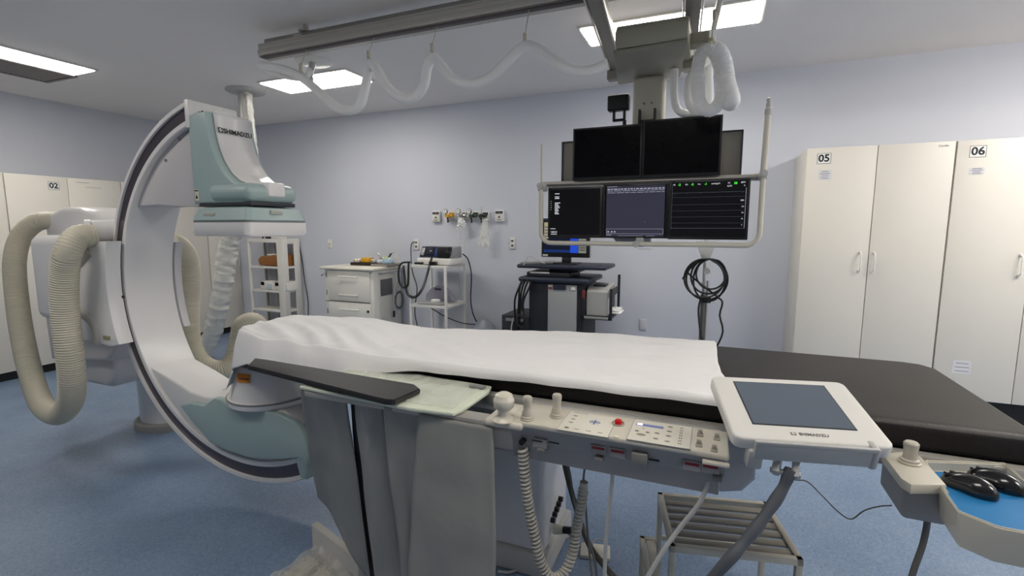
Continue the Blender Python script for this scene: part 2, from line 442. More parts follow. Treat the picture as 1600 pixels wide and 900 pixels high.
# middle
t, s = monitor(-.65, -.255, 1.484, 1.815, YM, 'lower middle hanging monitor showing a slate blue window with toolbar', .012, UIK)
B().box(-.625, -.278, y-.0006, y, 1.496, 1.800).build('window', UIB, t, smooth=False)
f = B(); y2 = y-.0008
f.box(-.622, -.56, y2-.0003, y2, 1.797, 1.799)
for r in range(3):
    z = 1.7835-r*.011; x = -.62
    while x < -.285:
        w = random.uniform(.008, .02) if r == 0 else random.uniform(.02, .05)
        f.box(x, min(x+w, -.282), y2-.0003, y2, z-.0012-(.0025 if r == 0 else 0), z+.0012+(.001 if r == 0 else 0)); x += w+.006
for (a, b, c, d) in ((-.622, -.281, 1.540, 1.5412), (-.622, -.281, 1.511, 1.5122), (-.622, -.6208, 1.511, 1.541), (-.2822, -.281, 1.511, 1.541),
                     (-.622, -.59, 1.502, 1.5045), (-.55, -.4, 1.4985, 1.4998), (-.38, -.33, 1.4985, 1.5)): f.box(a, b, y2-.0003, y2, c, d)
for x in (-.61, -.588, -.57): f.box(x-.005, x+.005, y2-.0003, y2, 1.519, 1.527)
f.box(-.39, -.388, y2-.0003, y2, 1.58, 1.584)
f.build('toolbar', emat('ui_lilac', (188, 188, 208), .6), t)
# right, slightly forward
YR = YM-.03
t, s = monitor(-.252, .176, 1.480, 1.822, YR, 'lower right hanging monitor with green vital-sign numbers on black', .012, UIK)
y = YR-.002
for x, z, b, sz in ((-.225, 1.795, 'PS', .011), (-.158, 1.795, 'PD', .011), (-.09, 1.795, 'Pm', .011), (-.002, 1.796, 'mmHg,P1', .012), (.067, 1.797, 'FC', .011), (.138, 1.798, 'BPM', .012), (.07, 1.781, 'SpO2', .011), (.146, 1.781, '%', .011),
                    (.138, 1.70, '200', .012), (.142, 1.666, '150', .009), (.142, 1.632, '100', .009), (.142, 1.598, '50', .009), (.142, 1.564, '0', .009)):
    f = B(); f.text(b, sz, (x, y, z), XR_, ZU); f.build('reading_label', UIW, t)
for x, b in ((-.197, '-2'), (-.127, '-2'), (-.055, '-1'), (.1, '38')):
    f = B(); f.text(b, .017, (x, y, 1.795), XR_, ZU, bold=.0004); f.build('vital_number', UIG, t)
B().box(.155, .156, y-.0003, y, 1.545, 1.77).build('side_line', UIW, t)
f = B(); f.box(-.235, .15, y-.0003, y, 1.748, 1.749)
for k in range(6): f.box(-.225+k*.072, -.2242+k*.072, y-.0003, y, 1.740, 1.749)
for z in (1.722, 1.68, 1.645, 1.61, 1.575): f.box(-.235, .15, y-.0003, y, z, z+.0006)
f.box(-.235, .155, y-.0003, y, 1.545, 1.5465); f.box(-.2355, -.2345, y-.0003, y, 1.54, 1.8)
f.build('grid_lines', UID, t)

# ------------------------------------------------------------------ ceiling hoses
hy = 2.70
def H(px, py, y=hy): return at(px, py, 'y', y)
t = thing('ceiling_hose', 'white corrugated hose hanging in loops under the aluminium ceiling rail', 'hose', H(820, 40))
pts = [H(*p) for p in ((408, 103), (432, 106), (455, 113), (475, 124), (500, 145), (525, 167), (545, 173), (563, 163), (572, 130), (577, 100), (590, 110), (605, 135), (625, 152), (645, 153), (662, 135), (668, 105), (676, 90), (690, 103), (710, 125), (740, 131), (770, 118), (800, 88), (822, 72), (845, 80), (870, 98), (900, 111), (925, 110), (950, 100))]
hose(pts, .029, .011, .03, 16).build('hose_tube', HOSEW, t)
for (px, py) in ((470, 108), (576, 88), (675, 78), (820, 63)):
    f = B(); p = H(px, py)
    f.cyl((p.x, hy, p.z-.02), (p.x, hy, p.z+.025), .011); f.cyl((p.x, hy, p.z+.02), (p.x+.004, RY+.02, 2.782), .0025, n=8); f.sph((p.x, hy, p.z+.028), .012)
    f.build('hanger', mat('cream_clip', (196, 188, 168), .5), t)
t = thing('hose_coil', 'bundle of white corrugated hose coils hanging right of the cream column', 'hose', (-.08, 3.0, 2.15))
def hs(l, y): return [at(a, b, 'y', y) for a, b in l]
hose(hs([(1112, 75), (1096, 84), (1090, 110), (1091, 145), (1098, 168), (1112, 172), (1126, 156), (1130, 125), (1122, 95), (1114, 76)], 2.88), .033, .011, .035).build('hose_loop', HOSEW, t)
hose(hs([(1114, 75), (1126, 80), (1134, 100), (1139, 130), (1146, 155)], 2.80)+hs([(1140, 163), (1128, 150)], 2.86), .033, .011, .035).build('hose_loop', HOSEW, t)
hose(hs([(1108, 90), (1085, 112), (1077, 135), (1078, 160), (1088, 172), (1105, 165)], 3.03), .027, .011, .035).build('hose_loop', HOSEW, t)
hose(hs([(1054, 108), (1053, 140), (1057, 168), (1072, 178), (1095, 176), (1108, 160), (1108, 120), (1109, 88)], 3.10), .022, .011, .04).build('hose_loop', HOSEW, t)
f = B(); f.cyl(at(1112, 60, 'y', 2.88), at(1112, 66, 'y', 2.88), .02); a = at(1112, 62, 'y', 2.88)
f.cyl(a, (a.x+.01, a.y, 2.66), .003, n=8); f.cyl(a, (a.x-.03, a.y, 2.47), .004, n=8); f.cyl(a, (a.x+.03, a.y, 2.47), .004, n=8); f.cyl((a.x+.01, a.y, 2.62), (a.x+.01, a.y, 2.67), .012)
f.build('hanger', mat('cream_clip', (196, 188, 168), .5), t)

# disc mount with a short arm stub near the rail end
t = thing('ceiling_mount', 'white round ceiling mount with stub near the rail end', 'ceiling mount', (-3.27, 3.43, ZC))
B().lathe([(.15, 0), (.15, -.012), (.14, -.02), (.05, -.025), (.05, -.03)][::-1], (-3.27, 3.43, ZC)).build('disc', PAINT, t)
f = B(); a = at(492, 100, 'y', 3.4); b = at(483, 122, 'y', 3.4); f.cyl(a+Vector((0, 0, .06)), b, .026); f.build('stub', LGREY, t)
f = B(); f.cyl((b.x-.02, 3.4, b.z), (b.x+.02, 3.4, b.z-.01), .03); f.build('stub_end', LGREY, t)
t = thing('ceiling_hose', 'short white hose curving down at the left end of the aluminium rail', 'hose', at(430, 115, 'y', 2.9))
hose([at(*p, 'y', 2.9) for p in ((404, 100), (420, 112), (440, 118), (462, 122), (478, 120), (486, 108))], .02, .011, .03, 14).build('hose_tube', HOSEW, t)

# ceiling column with ball joint and plastic wrapped arm
t = thing('ceiling_column', 'grey ceiling column behind the C-arm with arm wrapped in plastic sleeve', 'ceiling column', (-4.64, 3.85, ZC))
B().lathe([(.19, 0), (.19, -.015), (.175, -.025), (.08, -.028)][::-1], (-4.62, 3.86, ZC)).build('ceiling_flange', LGREY, t)
f = B(); f.cyl((-4.64, 3.86, 2.2), (-4.63, 3.86, ZC-.02), .072, .068, 28); f.build('post', mat('satin_grey', (176, 176, 172), .35, .2), t)
f = B(); P = resample(spline([(-4.55, 3.84, ZC-.05), (-4.535, 3.84, 2.6), (-4.51, 3.84, 2.3), (-4.5, 3.84, 2.15)], 10), .02)
f.sweep(P, lambda i, q: .03+.012*noise.noise(Vector((i*.4, 0, 0))), 12); f.build('plastic_wrap', mat('clear_wrap', (190, 190, 186), .45, alpha=.4), t)
f = B(); f.sph((-4.52, 3.8, 2.16), .085, (1, 1, .95), 24); f.cyl((-4.64, 3.86, 2.2), (-4.52, 3.8, 2.16), .07); f.build('ball_joint', mat('satin_grey', (176, 176, 172), .35, .2), t)
SLV = mat('sleeve_plastic', (206, 205, 198), .3, var=.05, scale=14, bump=.5, bscale=18)
P = resample(spline([at(*p, 'y', 3.8) for p in ((396, 270), (374, 330), (358, 380), (352, 420), (345, 465), (335, 510), (322, 545), (318, 565))], 14), .012)
def srad(i, q):
    p = P[min(i, len(P)-1)]
    return (.088+.012*math.sin(q*PI))*(1+.07*noise.noise(Vector((p.z*16, p.x*7, 1)))+.05*noise.noise(Vector((p.z*45, 3, 1))))*(1 if q < .93 else 1-(q-.93)*4)
b_ = B().sweep(P, srad, 26)
for v in b_.bm.verts:
    nv = noise.noise(Vector((v.co.x*9+v.co.z*14, v.co.y*9, v.co.z*24-v.co.x*20)))
    v.co += Vector((nv*.016, nv*.01, 0))
b_.build('wrapped_arm', SLV, t)

# ------------------------------------------------------------------ C-arm
CX, CZ, Y0, Y1 = -2.208, 1.218, 1.70, 1.97
ca = thing('c_arm_x_ray_machine', 'large white C-arm x-ray machine with teal detector head and thick cream hoses', 'x-ray machine', (-3.93, 2.4, 0))
ARMW = mat('c_arm_white', (228, 226, 224), .32, var=.015, coat=.2)
def ang_top(r): return math.acos((-2.447-CX)/r)
def ang_bot(r): return 2*PI-math.radians(64.5)
def arc_sweep(prof, n=90, at_=ang_top, ab_=ang_bot, round_=None):
    b = B(); rings = []
    for i in range(n+1):
        q = i/n; ring = []
        for (r, y) in prof:
            a = at_(r)*(1-q)+ab_(r)*q
            ring.append(b.bm.verts.new((CX+r*math.cos(a), y, CZ+r*math.sin(a))))
        rings.append(ring)
    m = len(prof)
    for a, c in zip(rings, rings[1:]):
        for k in range(m): b.bm.faces.new((a[k], a[(k+1) % m], c[(k+1) % m], c[k]))
    b.bm.faces.new(rings[0][::-1]); b.bm.faces.new(rings[-1])
    bmesh.ops.recalc_face_normals(b.bm, faces=b.bm.faces[:])
    return b
ym = Y1-.03
arc_sweep([(.87, Y0+.004), (.874, Y0), (.896, Y0), (.896, Y0+.03), (.962, Y0+.03), (.962, Y0), (.980, Y0), (.985, Y0+.004), (.985, Y1-.004), (.98, Y1), (.962, Y1), (.962, ym), (.896, ym), (.896, Y1), (.874, Y1), (.87, Y1-.004)]).build('c_shaped_arm', ARMW, ca)
tr_ = mat('dark_satin_track', (104, 98, 104), .34, .8, var=.08, scale=5)
arc_sweep([(.897, Y0+.012), (.961, Y0+.012), (.961, Y0+.029), (.897, Y0+.029)], at_=lambda r: ang_top(r)+.004, ab_=lambda r: ang_bot(r)-.03).build('running_track', tr_, ca)
arc_sweep([(.897, ym+.001), (.961, ym+.001), (.961, ym+.018), (.897, ym+.018)], at_=lambda r: ang_top(r)+.004, ab_=lambda r: ang_bot(r)-.03).build('running_track', tr_, ca)
# end blocks closing the ring profile
f = B()
a0 = [ang_top(r) for r in (.87, .985)]
f.box(-2.462, -2.436, Y0-.002, Y1+.002, CZ+.826, CZ+.962, .003)
f.build('end_plate', ARMW, ca)
B().text('e9', .035, (-2.4345, 1.765, 2.125), (0, 1, 0), (0, 0, 1), bold=.001).build('end_mark', INK, ca)
# inner filler behind the detector
pts = []
for k in range(15):
    a = math.radians(106.0+k*(149-106.0)/14); pts.append((CX+.868*math.cos(a), CZ+.868*math.sin(a)))
pts += [(-2.78, 1.672), (-2.6, 1.66), (-2.455, 1.655), (-2.455, 2.05)]
B().prism(pts, 'y', Y0+.03, Y1-.02, .004).build('side_cover', mat('c_arm_grey', (206, 203, 203), .35), ca)
f = B()
for (x, z) in ((-2.56, 2.0), (-2.68, 1.9)): f.cyl((x, Y0+.024, z), (x, Y0+.031, z), .008)
f.build('cover_screw', GREY, ca)
# detector collar
front = [(-2.325, 2.115), (-2.315, 2.02), (-2.295, 1.94), (-2.262, 1.87), (-2.215, 1.81), (-2.165, 1.775), (-2.10, 1.755)]
prof = [(-2.455, 1.67), (-2.455, 2.085), (-2.44, 2.105), (-2.40, 2.115)]+front+[(-2.10, 1.67)]
B().prism(prof, 'y', 1.705, 1.975, .012, 3).build('detector_collar', TEAL, ca)
b_ = B(); off = []
for (x, z) in front: off.append((x+.006, z+.004))
b_.grid(lambda u, v: (lambda p: Vector((p[0], 1.742+v*.205, p[1])))(tuple(a+(c-a)*((u*6) % 1) for a, c in zip(off[min(int(u*6), 5)], off[min(int(u*6), 5)+1])) if u < 1 else off[-1]), 30, 2)
b_.build('collar_front_panel', ARMW, ca, solid=.006)
f = B(); nx = Vector((.98, 0, .12))
f.text('SHIMADZU', .033, (-2.296, 1.857, 2.03), (0, 1, 0), (-.1, 0, 1), bold=.0007)
f.box(-.012, .012, -.012, .012, 0, .0008, M=Matrix.Translation((-2.2965, 1.760, 2.032)) @ Matrix.Rotation(PI/2-.06, 4, 'Y'))
f.build('lettering', INK, ca)
f = B(); f.lathe([(.008, 0), (.008, .0012), (.005, .0013), (.005, 0)], n=20, M=Matrix.Translation((-2.296, 1.760, 2.032)) @ Matrix.Rotation(PI/2-.06, 4, 'Y'))
f.box(-.010, .010, -.0012, .0012, 0, .0016, M=Matrix.Translation((-2.296, 1.760, 2.032)) @ Matrix.Rotation(PI/2-.06, 4, 'Y')); f.build('logo_mark', ARMW, ca)
f = B(); f.box(-2.335, -2.04, 1.685, 1.995, 1.672, 1.765, .045, 5); f.build('collar_foot', TEAL, ca)
f = B(); f.box(-2.09, -2.034, 1.79, 1.90, 1.70, 1.772, .012, 3); f.build('foot_patch', ARMW, ca)
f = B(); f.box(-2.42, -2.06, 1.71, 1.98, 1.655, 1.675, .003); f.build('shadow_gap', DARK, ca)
dh = B()
lo = [(-2.412, 1.648), (-2.018, 1.648), (-2.018, 2.022), (-2.412, 2.022)]
def plate(b, z0, z1, in1, in0=0, rr=.05, nseg=6):
    # rounded square plate, optionally tapering towards the top
    def ring(ins, z):
        x0, x1, y0, y1 = -2.412+ins, -2.018-ins, 1.648+ins, 2.022-ins; out = []
        for cx_, cy_, a0_ in ((x1-rr, y1-rr, 0), (x0+rr, y1-rr, PI/2), (x0+rr, y0+rr, PI), (x1-rr, y0+rr, 1.5*PI)):
            for k in range(nseg+1):
                a = a0_+k/nseg*PI/2; out.append(b.bm.verts.new((cx_+rr*math.cos(a), cy_+rr*math.sin(a), z)))
        return out
    rs = [ring(in0+.006, z0), ring(in0, z0+.008), ring(in1*.2+in0*.8, z1-.012), ring(in1, z1)]
    for a, c in zip(rs, rs[1:]):
        for k in range(len(a)): b.bm.faces.new((a[k], a[(k+1) % len(a)], c[(k+1) % len(a)], c[k]))
    b.bm.faces.new(rs[0][::-1]); b.bm.faces.new(rs[-1])
plate(dh, 1.578, 1.655, .09, rr=.03); dh.build('detector_top_cover', TEAL, ca)
b_ = B(); plate(b_, 1.508, 1.574, .0, rr=.03); b_.build('detector_plate', ARMW, ca)
b_ = B(); plate(b_, 1.572, 1.58, .0, .004, rr=.03); b_.build('detector_seam', GREY, ca)
f = B(); f.box(-2.32, -2.24, 1.652, 1.665, 1.604, 1.622, .004, M=None); f.box(-2.032, -2.02, 1.79, 1.86, 1.612, 1.634, .004); f.build('grip_slot', mat('slot_grey', (176, 178, 170), .4), ca)
f = B(); f.box(-2.44, -2.415, 1.7035, 1.706, 1.685, 1.74); f.build('warning_label', mat('cream_label', (222, 220, 190), .6), ca)
f = B(); f.prism([(-2.437, 1.695), (-2.418, 1.695), (-2.4275, 1.715)], 'y', 1.7028, 1.7036); f.box(-2.44, -2.415, 1.7028, 1.7036, 1.731, 1.737); f.build('warning_triangle', INK, ca)

# tube housing at the bottom of the arm
out_px = [(280, 634), (297, 630), (318, 634), (334, 622), (346, 625), (356, 636), (400, 640), (432, 647), (460, 660), (474, 680), (482, 713), (480, 730), (466, 716), (430, 719), (390, 716), (352, 704), (329, 693), (300, 660)]
pts = [(p.x, p.z) for p in (at(a, b, 'y', 1.675) for a, b in out_px)]
B().prism(pts, 'y', 1.675, 1.712, .008, 3).build('tube_side_cover', TEAL, ca)
pts = [(p.x, p.z) for p in (at(a, b, 'y', 1.975) for a, b in [(-1, -1)])] if False else None
low = []
for k in range(17):
    a = math.radians(212+k*(292-212)/16); low.append((CX+.872*math.cos(a), CZ+.872*math.sin(a)))
top = [(-1.80, .52), (-1.84, .60), (-1.92, .64), (-2.06, .655), (-2.36, .655), (-2.50, .64), (-2.62, .655), (-2.75, .70)]
B().prism(low+top, 'y', 1.712, 1.958, .012, 3).build('tube_housing', ARMW, ca)
B().prism([(-1.9, .62), (-1.83, .585), (-1.785, .50), (-1.765, .40), (-1.775, .33), (-1.815, .33), (-1.86, .5)], 'y', 1.68, 1.99, .012, 3).build('end_cover', TEAL, ca)
B().lathe([(.218, .0), (.223, .02), (.218, .035), (.211, .037), (.204, .06), (.176, .19), (.168, .205), (.0, .21)], (-2.15, 1.85, .645), 40).build('tube_cone', ARMW, ca)
B().lathe([(.224, .0), (.226, .004), (.224, .008)], (-2.15, 1.85, .671), 40).build('cone_seam', GREY, ca)
p0 = at(366, 600, 'y', 1.66); 
def onc(px, py):   # point on the cone's outside facing the camera
    for k in range(200):
        y = 1.5+k*.002; p = at(px, py, 'y', y); z = p.z-.645
        r = .213-(z-.037)*.22
        if math.hypot(p.x+2.15, p.y-1.85) < r+.002: return p
    return at(px, py, 'y', 1.7)
f = B(); q = [onc(*p) for p in ((372, 583), (392, 585), (391, 599), (371, 597))]; nrm = Vector((-.5, -1, 0)).normalized()*.003
f.quad([p+nrm for p in q]); f.build('warning_sticker', ORANGE, ca, smooth=False, solid=.001)
f = B(); q = [onc(*p) for p in ((374, 590), (391, 591), (390, 594), (374, 593))]; f.quad([p+nrm*1.5 for p in q]); f.build('sticker_bar', mat('dark_orange', (150, 70, 20), .6), ca, smooth=False)

# carriage gripping the arm
def arcpts(r, a0, a1, n): return [(CX+r*math.cos(math.radians(a0+(a1-a0)*k/n)), CZ+r*math.sin(math.radians(a0+(a1-a0)*k/n))) for k in range(n+1)]
near = arcpts(.80, 161, 202, 12)+[(-2.96, .865), (-3.22, .875), (-3.24, .92), (-3.24, 1.50), (-3.2, 1.525)]
near = [p for p in near]
near = arcpts(.880, 163, 201, 12)+[(-3.10, .885), (-3.36, .90), (-3.38, .95), (-3.38, 1.47)]
B().prism(near, 'y', 1.612, 1.69, .006).build('carriage_cover', ARMW, ca)
far = arcpts(.862, 163.5, 199, 12)+[(-3.10, .93), (-3.38, .93), (-3.38, 1.47)]
B().prism(far, 'y', 1.975, 2.02, .006).build('carriage_cover', mat('c_arm_grey', (206, 203, 203), .35), ca)
B().box(-3.52, -3.215, 1.615, 2.065, .93, 1.468, .02).build('carriage_block', ARMW, ca)
f = B(); f.box(-3.30, -3.12, 1.635, 1.67, 1.468, 1.476, .002); f.build('vent_slot', GREY, ca)
f = B(); 
p = at(236+0, 500, 'y', 1.61); f.box(-3.16, -3.10, 1.607, 1.613, .925, .945, .001); f.build('type_plate', mat('olive_label', (150, 146, 110), .5), ca)
f = B(); p = at(192, 464, 'y', 1.607); f.cyl((p.x, 1.605, p.z), (p.x, 1.613, p.z), .008); f.build('screw', DARK, ca)
# pivot head, rotating disc and support
f = B(); f.box(-4.1, -3.45, 1.72, 2.04, .95, 1.5, .06, 4); f.build('pivot_block', ARMW, ca)
f = B(); f.prism([(-4.48, .74), (-3.82, .74), (-3.80, 1.60), (-3.86, 1.65), (-4.02, 1.69), (-4.25, 1.69), (-4.46, 1.63)], 'y', 1.98, 2.28, .04, 4); f.build('support_head', ARMW, ca)
f = B(); f.cyl((-3.98, 1.86, 1.18), (-3.98, 1.99, 1.18), .30, n=48); f.build('pivot_disc', LGREY, ca)
f = B(); n0 = at(140, 362, 'y', 1.62); f.cyl(n0, (n0.x-.28, 1.86, n0.z+.01), .062, n=28) if False else f.cyl(n0, n0+Vector((.02, .22, .01)), .062, n=28); f.cyl(n0+Vector((-.01, -.012, 0)), n0+Vector((.003, .01, 0)), .066, n=28); f.build('hose_nozzle', ARMW, ca)
P = [at(*p, 'y', 1.63) for p in ((146, 392), (124, 420), (118, 450), (126, 480), (148, 500), (158, 522), (156, 534))]
hose(P, .036, .02, .02, 16).build('bent_cable_tube', mat('warm_grey_tube', (176, 174, 170), .45), ca)
f = B(); f.prism([(-4.4, .60), (-3.72, .66), (-3.58, .80), (-3.6, .93), (-4.42, .95)], 'y', 1.90, 2.26, .03, 3); f.build('support_arm', mat('c_arm_grey', (206, 203, 203), .35), ca)
f = B(); f.prism([(-4.3, .44), (-3.85, .44), (-3.78, .52), (-3.76, .72), (-4.4, .72)], 'y', 1.96, 2.56, .04, 3); f.build('lower_housing', mat('c_arm_lower', (200, 200, 202), .4), ca)
f = B(); f.cyl((-3.96, 2.46, .05), (-3.96, 2.46, .47), .23, n=40); f.build('floor_column', ARMW, ca)
f = B(); f.lathe([(.27, 0), (.27, .05), (.25, .06), (.23, .062)], (-3.96, 2.46, 0), 40); f.build('floor_foot', mat('foot_grey', (150, 148, 144), .6), ca)
# thick hoses
P = [at(a, b, 'y', y) for a, b, y in ((146, 368, 1.62), (122, 371, 1.55), (106, 395, 1.5), (101, 430, 1.5), (102, 490, 1.5), (109, 550, 1.5), (113, 600, 1.52), (108, 632, 1.56), (90, 648, 1.62), (66, 632, 1.68), (50, 590, 1.72), (36, 530, 1.76), (27, 470, 1.8), (23, 410, 1.84), (33, 370, 1.9), (56, 348, 1.96), (84, 345, 2.02), (104, 352, 2.14))]
hose(P, .062, .0135, .026, 24).build('thick_hose', HOSEC, ca)
P = [at(a, b, 'y', y) for a, b, y in ((262, 378, 2.1), (280, 385, 2.2), (293, 405, 2.28), (297, 440, 2.3), (294, 490, 2.3), (298, 535, 2.3), (312, 565, 2.3), (335, 578, 2.32), (356, 574, 2.38), (369, 555, 2.45), (375, 530, 2.5), (380, 508, 2.52), (400, 505, 2.6), (420, 540, 2.7))]
hose(P, .068, .0135, .026, 24).build('thick_hose', HOSEC, ca)

# ------------------------------------------------------------------ patient table
tb = thing('angiography_table', 'white catheter lab patient table with pedestal below the black mattress', 'patient table', (-.95, 2.1, 0))
MZ0, MZ1 = .935, 1.018
edge_far = [(-2.20, 1.93), (-2.16, 2.01), (-2.05, 2.06), (-1.5, 2.06), (-1.2, 2.14), (-.75, 2.27), (-.1, 2.36), (.72, 2.36)]
poly = [(-2.21, 1.82), (-2.18, 1.74), (-2.09, 1.67), (-1.9, 1.615), (-1.7, 1.60), (.80, 1.60)]+[(.815, 1.64), (.815, 2.28), (.78, 2.34)]+edge_far[::-1]
B().prism([(x*.995, y) for x, y in poly], 'z', .90, .934, .008).build('table_top', mat('dark_table_top', (50, 48, 48), .5), tb)
B().box(-.98, .95, 1.555, 1.592, .905, .945, .004).build('accessory_rail', ALU, tb)
f = B(); f.prism([(-1.15, .895), (.155, .895), (.155, .77), (.12, .725), (.06, .71), (-1.15, .71)], 'y', 1.60, 2.25, .015, 3); f.build('side_housing', mat('table_grey', (178, 178, 180), .4), tb)
f = B(); f.box(-1.32, -.63, 1.90, 2.27, .10, .72, .03, 4); f.build('pedestal', ARMW, tb)
f = B(); f.box(-1.34, -.61, 1.88, 2.29, .0, .105, .01); f.build('pedestal_foot', LGREY, tb)
for px, py in ((873, 779), (870, 787), (867, 795), (864, 803), (861, 812)):
    p = at(px, py, 'x', -.63); B().cyl((-.632, p.y, p.z), (-.61, p.y, p.z), .0125).build('socket', BLACK, tb)
f = B()
for k in range(4): f.cyl((-.98+.07*k-.03, 1.552, .905), (-.98+.07*k-.03, 1.556, .905), .006)
f.box(-1.2, -.6, 1.56, 1.6, .885, .905, .002); f.build('rail_bracket', LGREY, tb)
t = tag(B().prism(poly, 'z', MZ0, MZ1, .022, 4).build('mattress', mat('dark_brown_vinyl', (35, 31, 30), .5, spec=.3, var=.08, bump=.12, bscale=120)), 'long dark brown vinyl mattress on the patient table', 'mattress')

# white sheet
def yfar(x):
    P_ = [(-2.7, 2.08), (-2.0, 2.06), (-1.5, 2.06), (-1.2, 2.14), (-.75, 2.27), (-.1, 2.36), (.3, 2.36)]
    for a, c in zip(P_, P_[1:]):
        if x <= c[0]: return a[1]+(c[1]-a[1])*(x-a[0])/(c[0]-a[0])
    return P_[-1][1]
def hem(x):   # how far the sheet hangs down on the near side
    P_ = [(-2.5, .20), (-2.2, .18), (-2.08, .15), (-1.98, .11), (-1.85, .085), (-1.5, .07), (-1.3, .06), (-1.1, .035), (-1.0, .027), (-.7, .022), (-.3, .015), (.1, .015)]
    for a, c in zip(P_, P_[1:]):
        if x <= c[0]: return a[1]+(c[1]-a[1])*max(0, (x-a[0]))/(c[0]-a[0])
    return .012
def sheet(u, v):
    xr_ = .085-.07*v+.008*math.sin(v*9)     # right hem slopes
    x = -2.36+(xr_+2.36)*u
    q_ = max(0, min(1, (-1.75-x)/.45)); y0 = 1.585+.13*q_**2; y1 = yfar(x)-.05*q_**2; h = hem(x)
    VH, VF = .16, .93
    left0 = max(0, min(1, (-1.05-x)/.3))
    if v < VH:
        a = v/VH; y = y0-.018-.035*left0*(1-a)+.018*a**4; z = MZ1+.014-(h+.014)*(1-a)-.006*a**6*0
    elif v < VF:
        a = (v-VH)/(VF-VH); y = y0+(y1-y0)*a; z = MZ1+.014-.010*math.exp(-a*40)
    else:
        a = (v-VF)/(1-VF); y = y1+.012*a**.5; z = MZ1+.014-.055*a
    topw = max(0, min(1, (v-VH*.7)/(VH*.9)))
    cx_ = max(0, 1-((x+1.80)/.52)**2); cy_ = max(0, 1-((y-1.84)/.36)**2)
    z += .045*cx_**.8*cy_**.7*(.4+.6*topw)
    xe = -2.16
    if x < xe:
        d = (xe-x); z -= min(.26, .7*d+6.0*d*d)*(1 if v > VH else .35+.65*a); x = xe-d*.45; y -= .15*d*max(0, 1-v*3)
    nz = noise.noise
    wr = .006*nz(Vector((x*3+y*5, y*7-x*2, 3)))+.0035*nz(Vector((x*8, y*13, 5)))
    wr += .002*nz(Vector((x*20+y*9, y*20-x*12, 8)))
    left = max(0, min(1, (-.8-x)/.8)); near = math.exp(-((y-1.60)/.24)**2)
    dg = x*1.0+(y-1.6)*1.9+.10*nz(Vector((x*2.5, y*3, 1)))
    rd = abs(math.sin(dg*15))
    wr += (.10+.90*left)*.019*(rd**3-.3)*near
    dg2 = x*.6-y*1.3+.12*nz(Vector((x*2, y*2, 7)))
    wr += .004*(abs(math.sin(dg2*9))**5)*(1-near)
    rg = math.exp(-((y-2.02-.05*nz(Vector((x*3, 0, 0))))/.012)**2)*.005*max(0, min(1, (x+1.2)))
    z += (wr*1.1+rg)*topw+.003
    y -= (1-topw)*(.008*left*(1+math.sin(x*26+2*nz(Vector((x*4, 0, 0)))))+.004*nz(Vector((x*9, 0, 2))))
    z += (1-topw)*.006*nz(Vector((x*6, 4, 2)))
    return Vector((x, y, z))
b_ = B(); b_.grid(sheet, 260, 110)
sh_ = b_.build('bed_sheet', mat('white_cotton_sheet', (238, 237, 236), .85, var=.008, bump=.08, bscale=300, spec=.2), None, solid=.003)
if sh_.data.attributes.get('sharp_edge'): sh_.data.attributes.remove(sh_.data.attributes['sharp_edge'])
tag(sh_, 'rumpled white sheet spread over the mattress', 'sheet')
f = B(); P = [at(*p, 'z', 1.04) for p in ((1000, 525), (1050, 526), (1090, 530), (1108, 542))]; 

# clear arm board in plastic, with the black pad across it
t = thing('arm_board', 'pale greenish acrylic arm board wrapped in plastic beside the sheet', 'arm board', (-1.0, 1.4, .955))
BZ = .972
q = [at(*p, 'z', BZ) for p in ((468, 603), (478, 598), (560, 573), (600, 574), (768, 603), (764, 611), (722, 640), (708, 645), (640, 637))]
poly2 = [(p.x, p.y) for p in q]
B().prism(poly2, 'z', BZ-.014, BZ, .005, 3).build('board', mat('pale_green_acrylic', (214, 220, 200), .25, bump=.15, bscale=14), t)
c = [at(*p, 'z', BZ) for p in ((476, 604), (562, 577), (598, 578), (758, 604), (708, 640), (640, 633))]
b_ = B(); cc = sum(c, Vector())/len(c)
A_, B_, C_, D_ = c[0], c[2], c[3], c[4]
b_.grid(lambda u, v: (A_*(1-u)*(1-v)+D_*u*(1-v)+B_*(1-u)*v+C_*u*v)+Vector((0, 0, .003+.004*abs(noise.noise(Vector((u*9, v*3+u*4, 2)))))), 60, 24)
b_.build('plastic_wrap', mat('thin_plastic_film', (232, 234, 226), .12, alpha=.4, bump=.4, bscale=16), t)
p = at(746, 604, 'z', BZ+.006); B().box(p.x-.03, p.x+.03, p.y-.012, p.y+.012, BZ+.004, BZ+.010, .004).build('clip', GREY, t)
t = thing('arm_pad', 'long black padded board lying across the acrylic board', 'pad', (-1.25, 1.3, .985))
q = [(386, 571, 1.0), (398, 559, 1.0), (420, 562, 1.0), (648, 600, .985), (657, 607, .985), (616, 625, .985), (600, 624, .985)]
f = B(); t_ = bmesh.new()
zt = lambda x: .996+max(0, (-1.2-x))*.01
tops = [t_.verts.new((lambda p: (p.x, p.y, p.z))(at(a, b, 'z', .996))) for a, b, c_ in q]
fc = t_.faces.new(tops); r_ = bmesh.ops.extrude_face_region(t_, geom=[fc])
for v in [g for g in r_['geom'] if isinstance(g, bmesh.types.BMVert)]: v.co.z -= .019
bmesh.ops.recalc_face_normals(t_, faces=t_.faces[:])
bmesh.ops.bevel(t_, geom=[e for e in t_.edges], offset=.004, segments=2, affect='EDGES')
f._add(t_); f.build('pad', mat('black_foam_pad', (38, 37, 38), .55, var=.12, bump=.1, bscale=90), t)

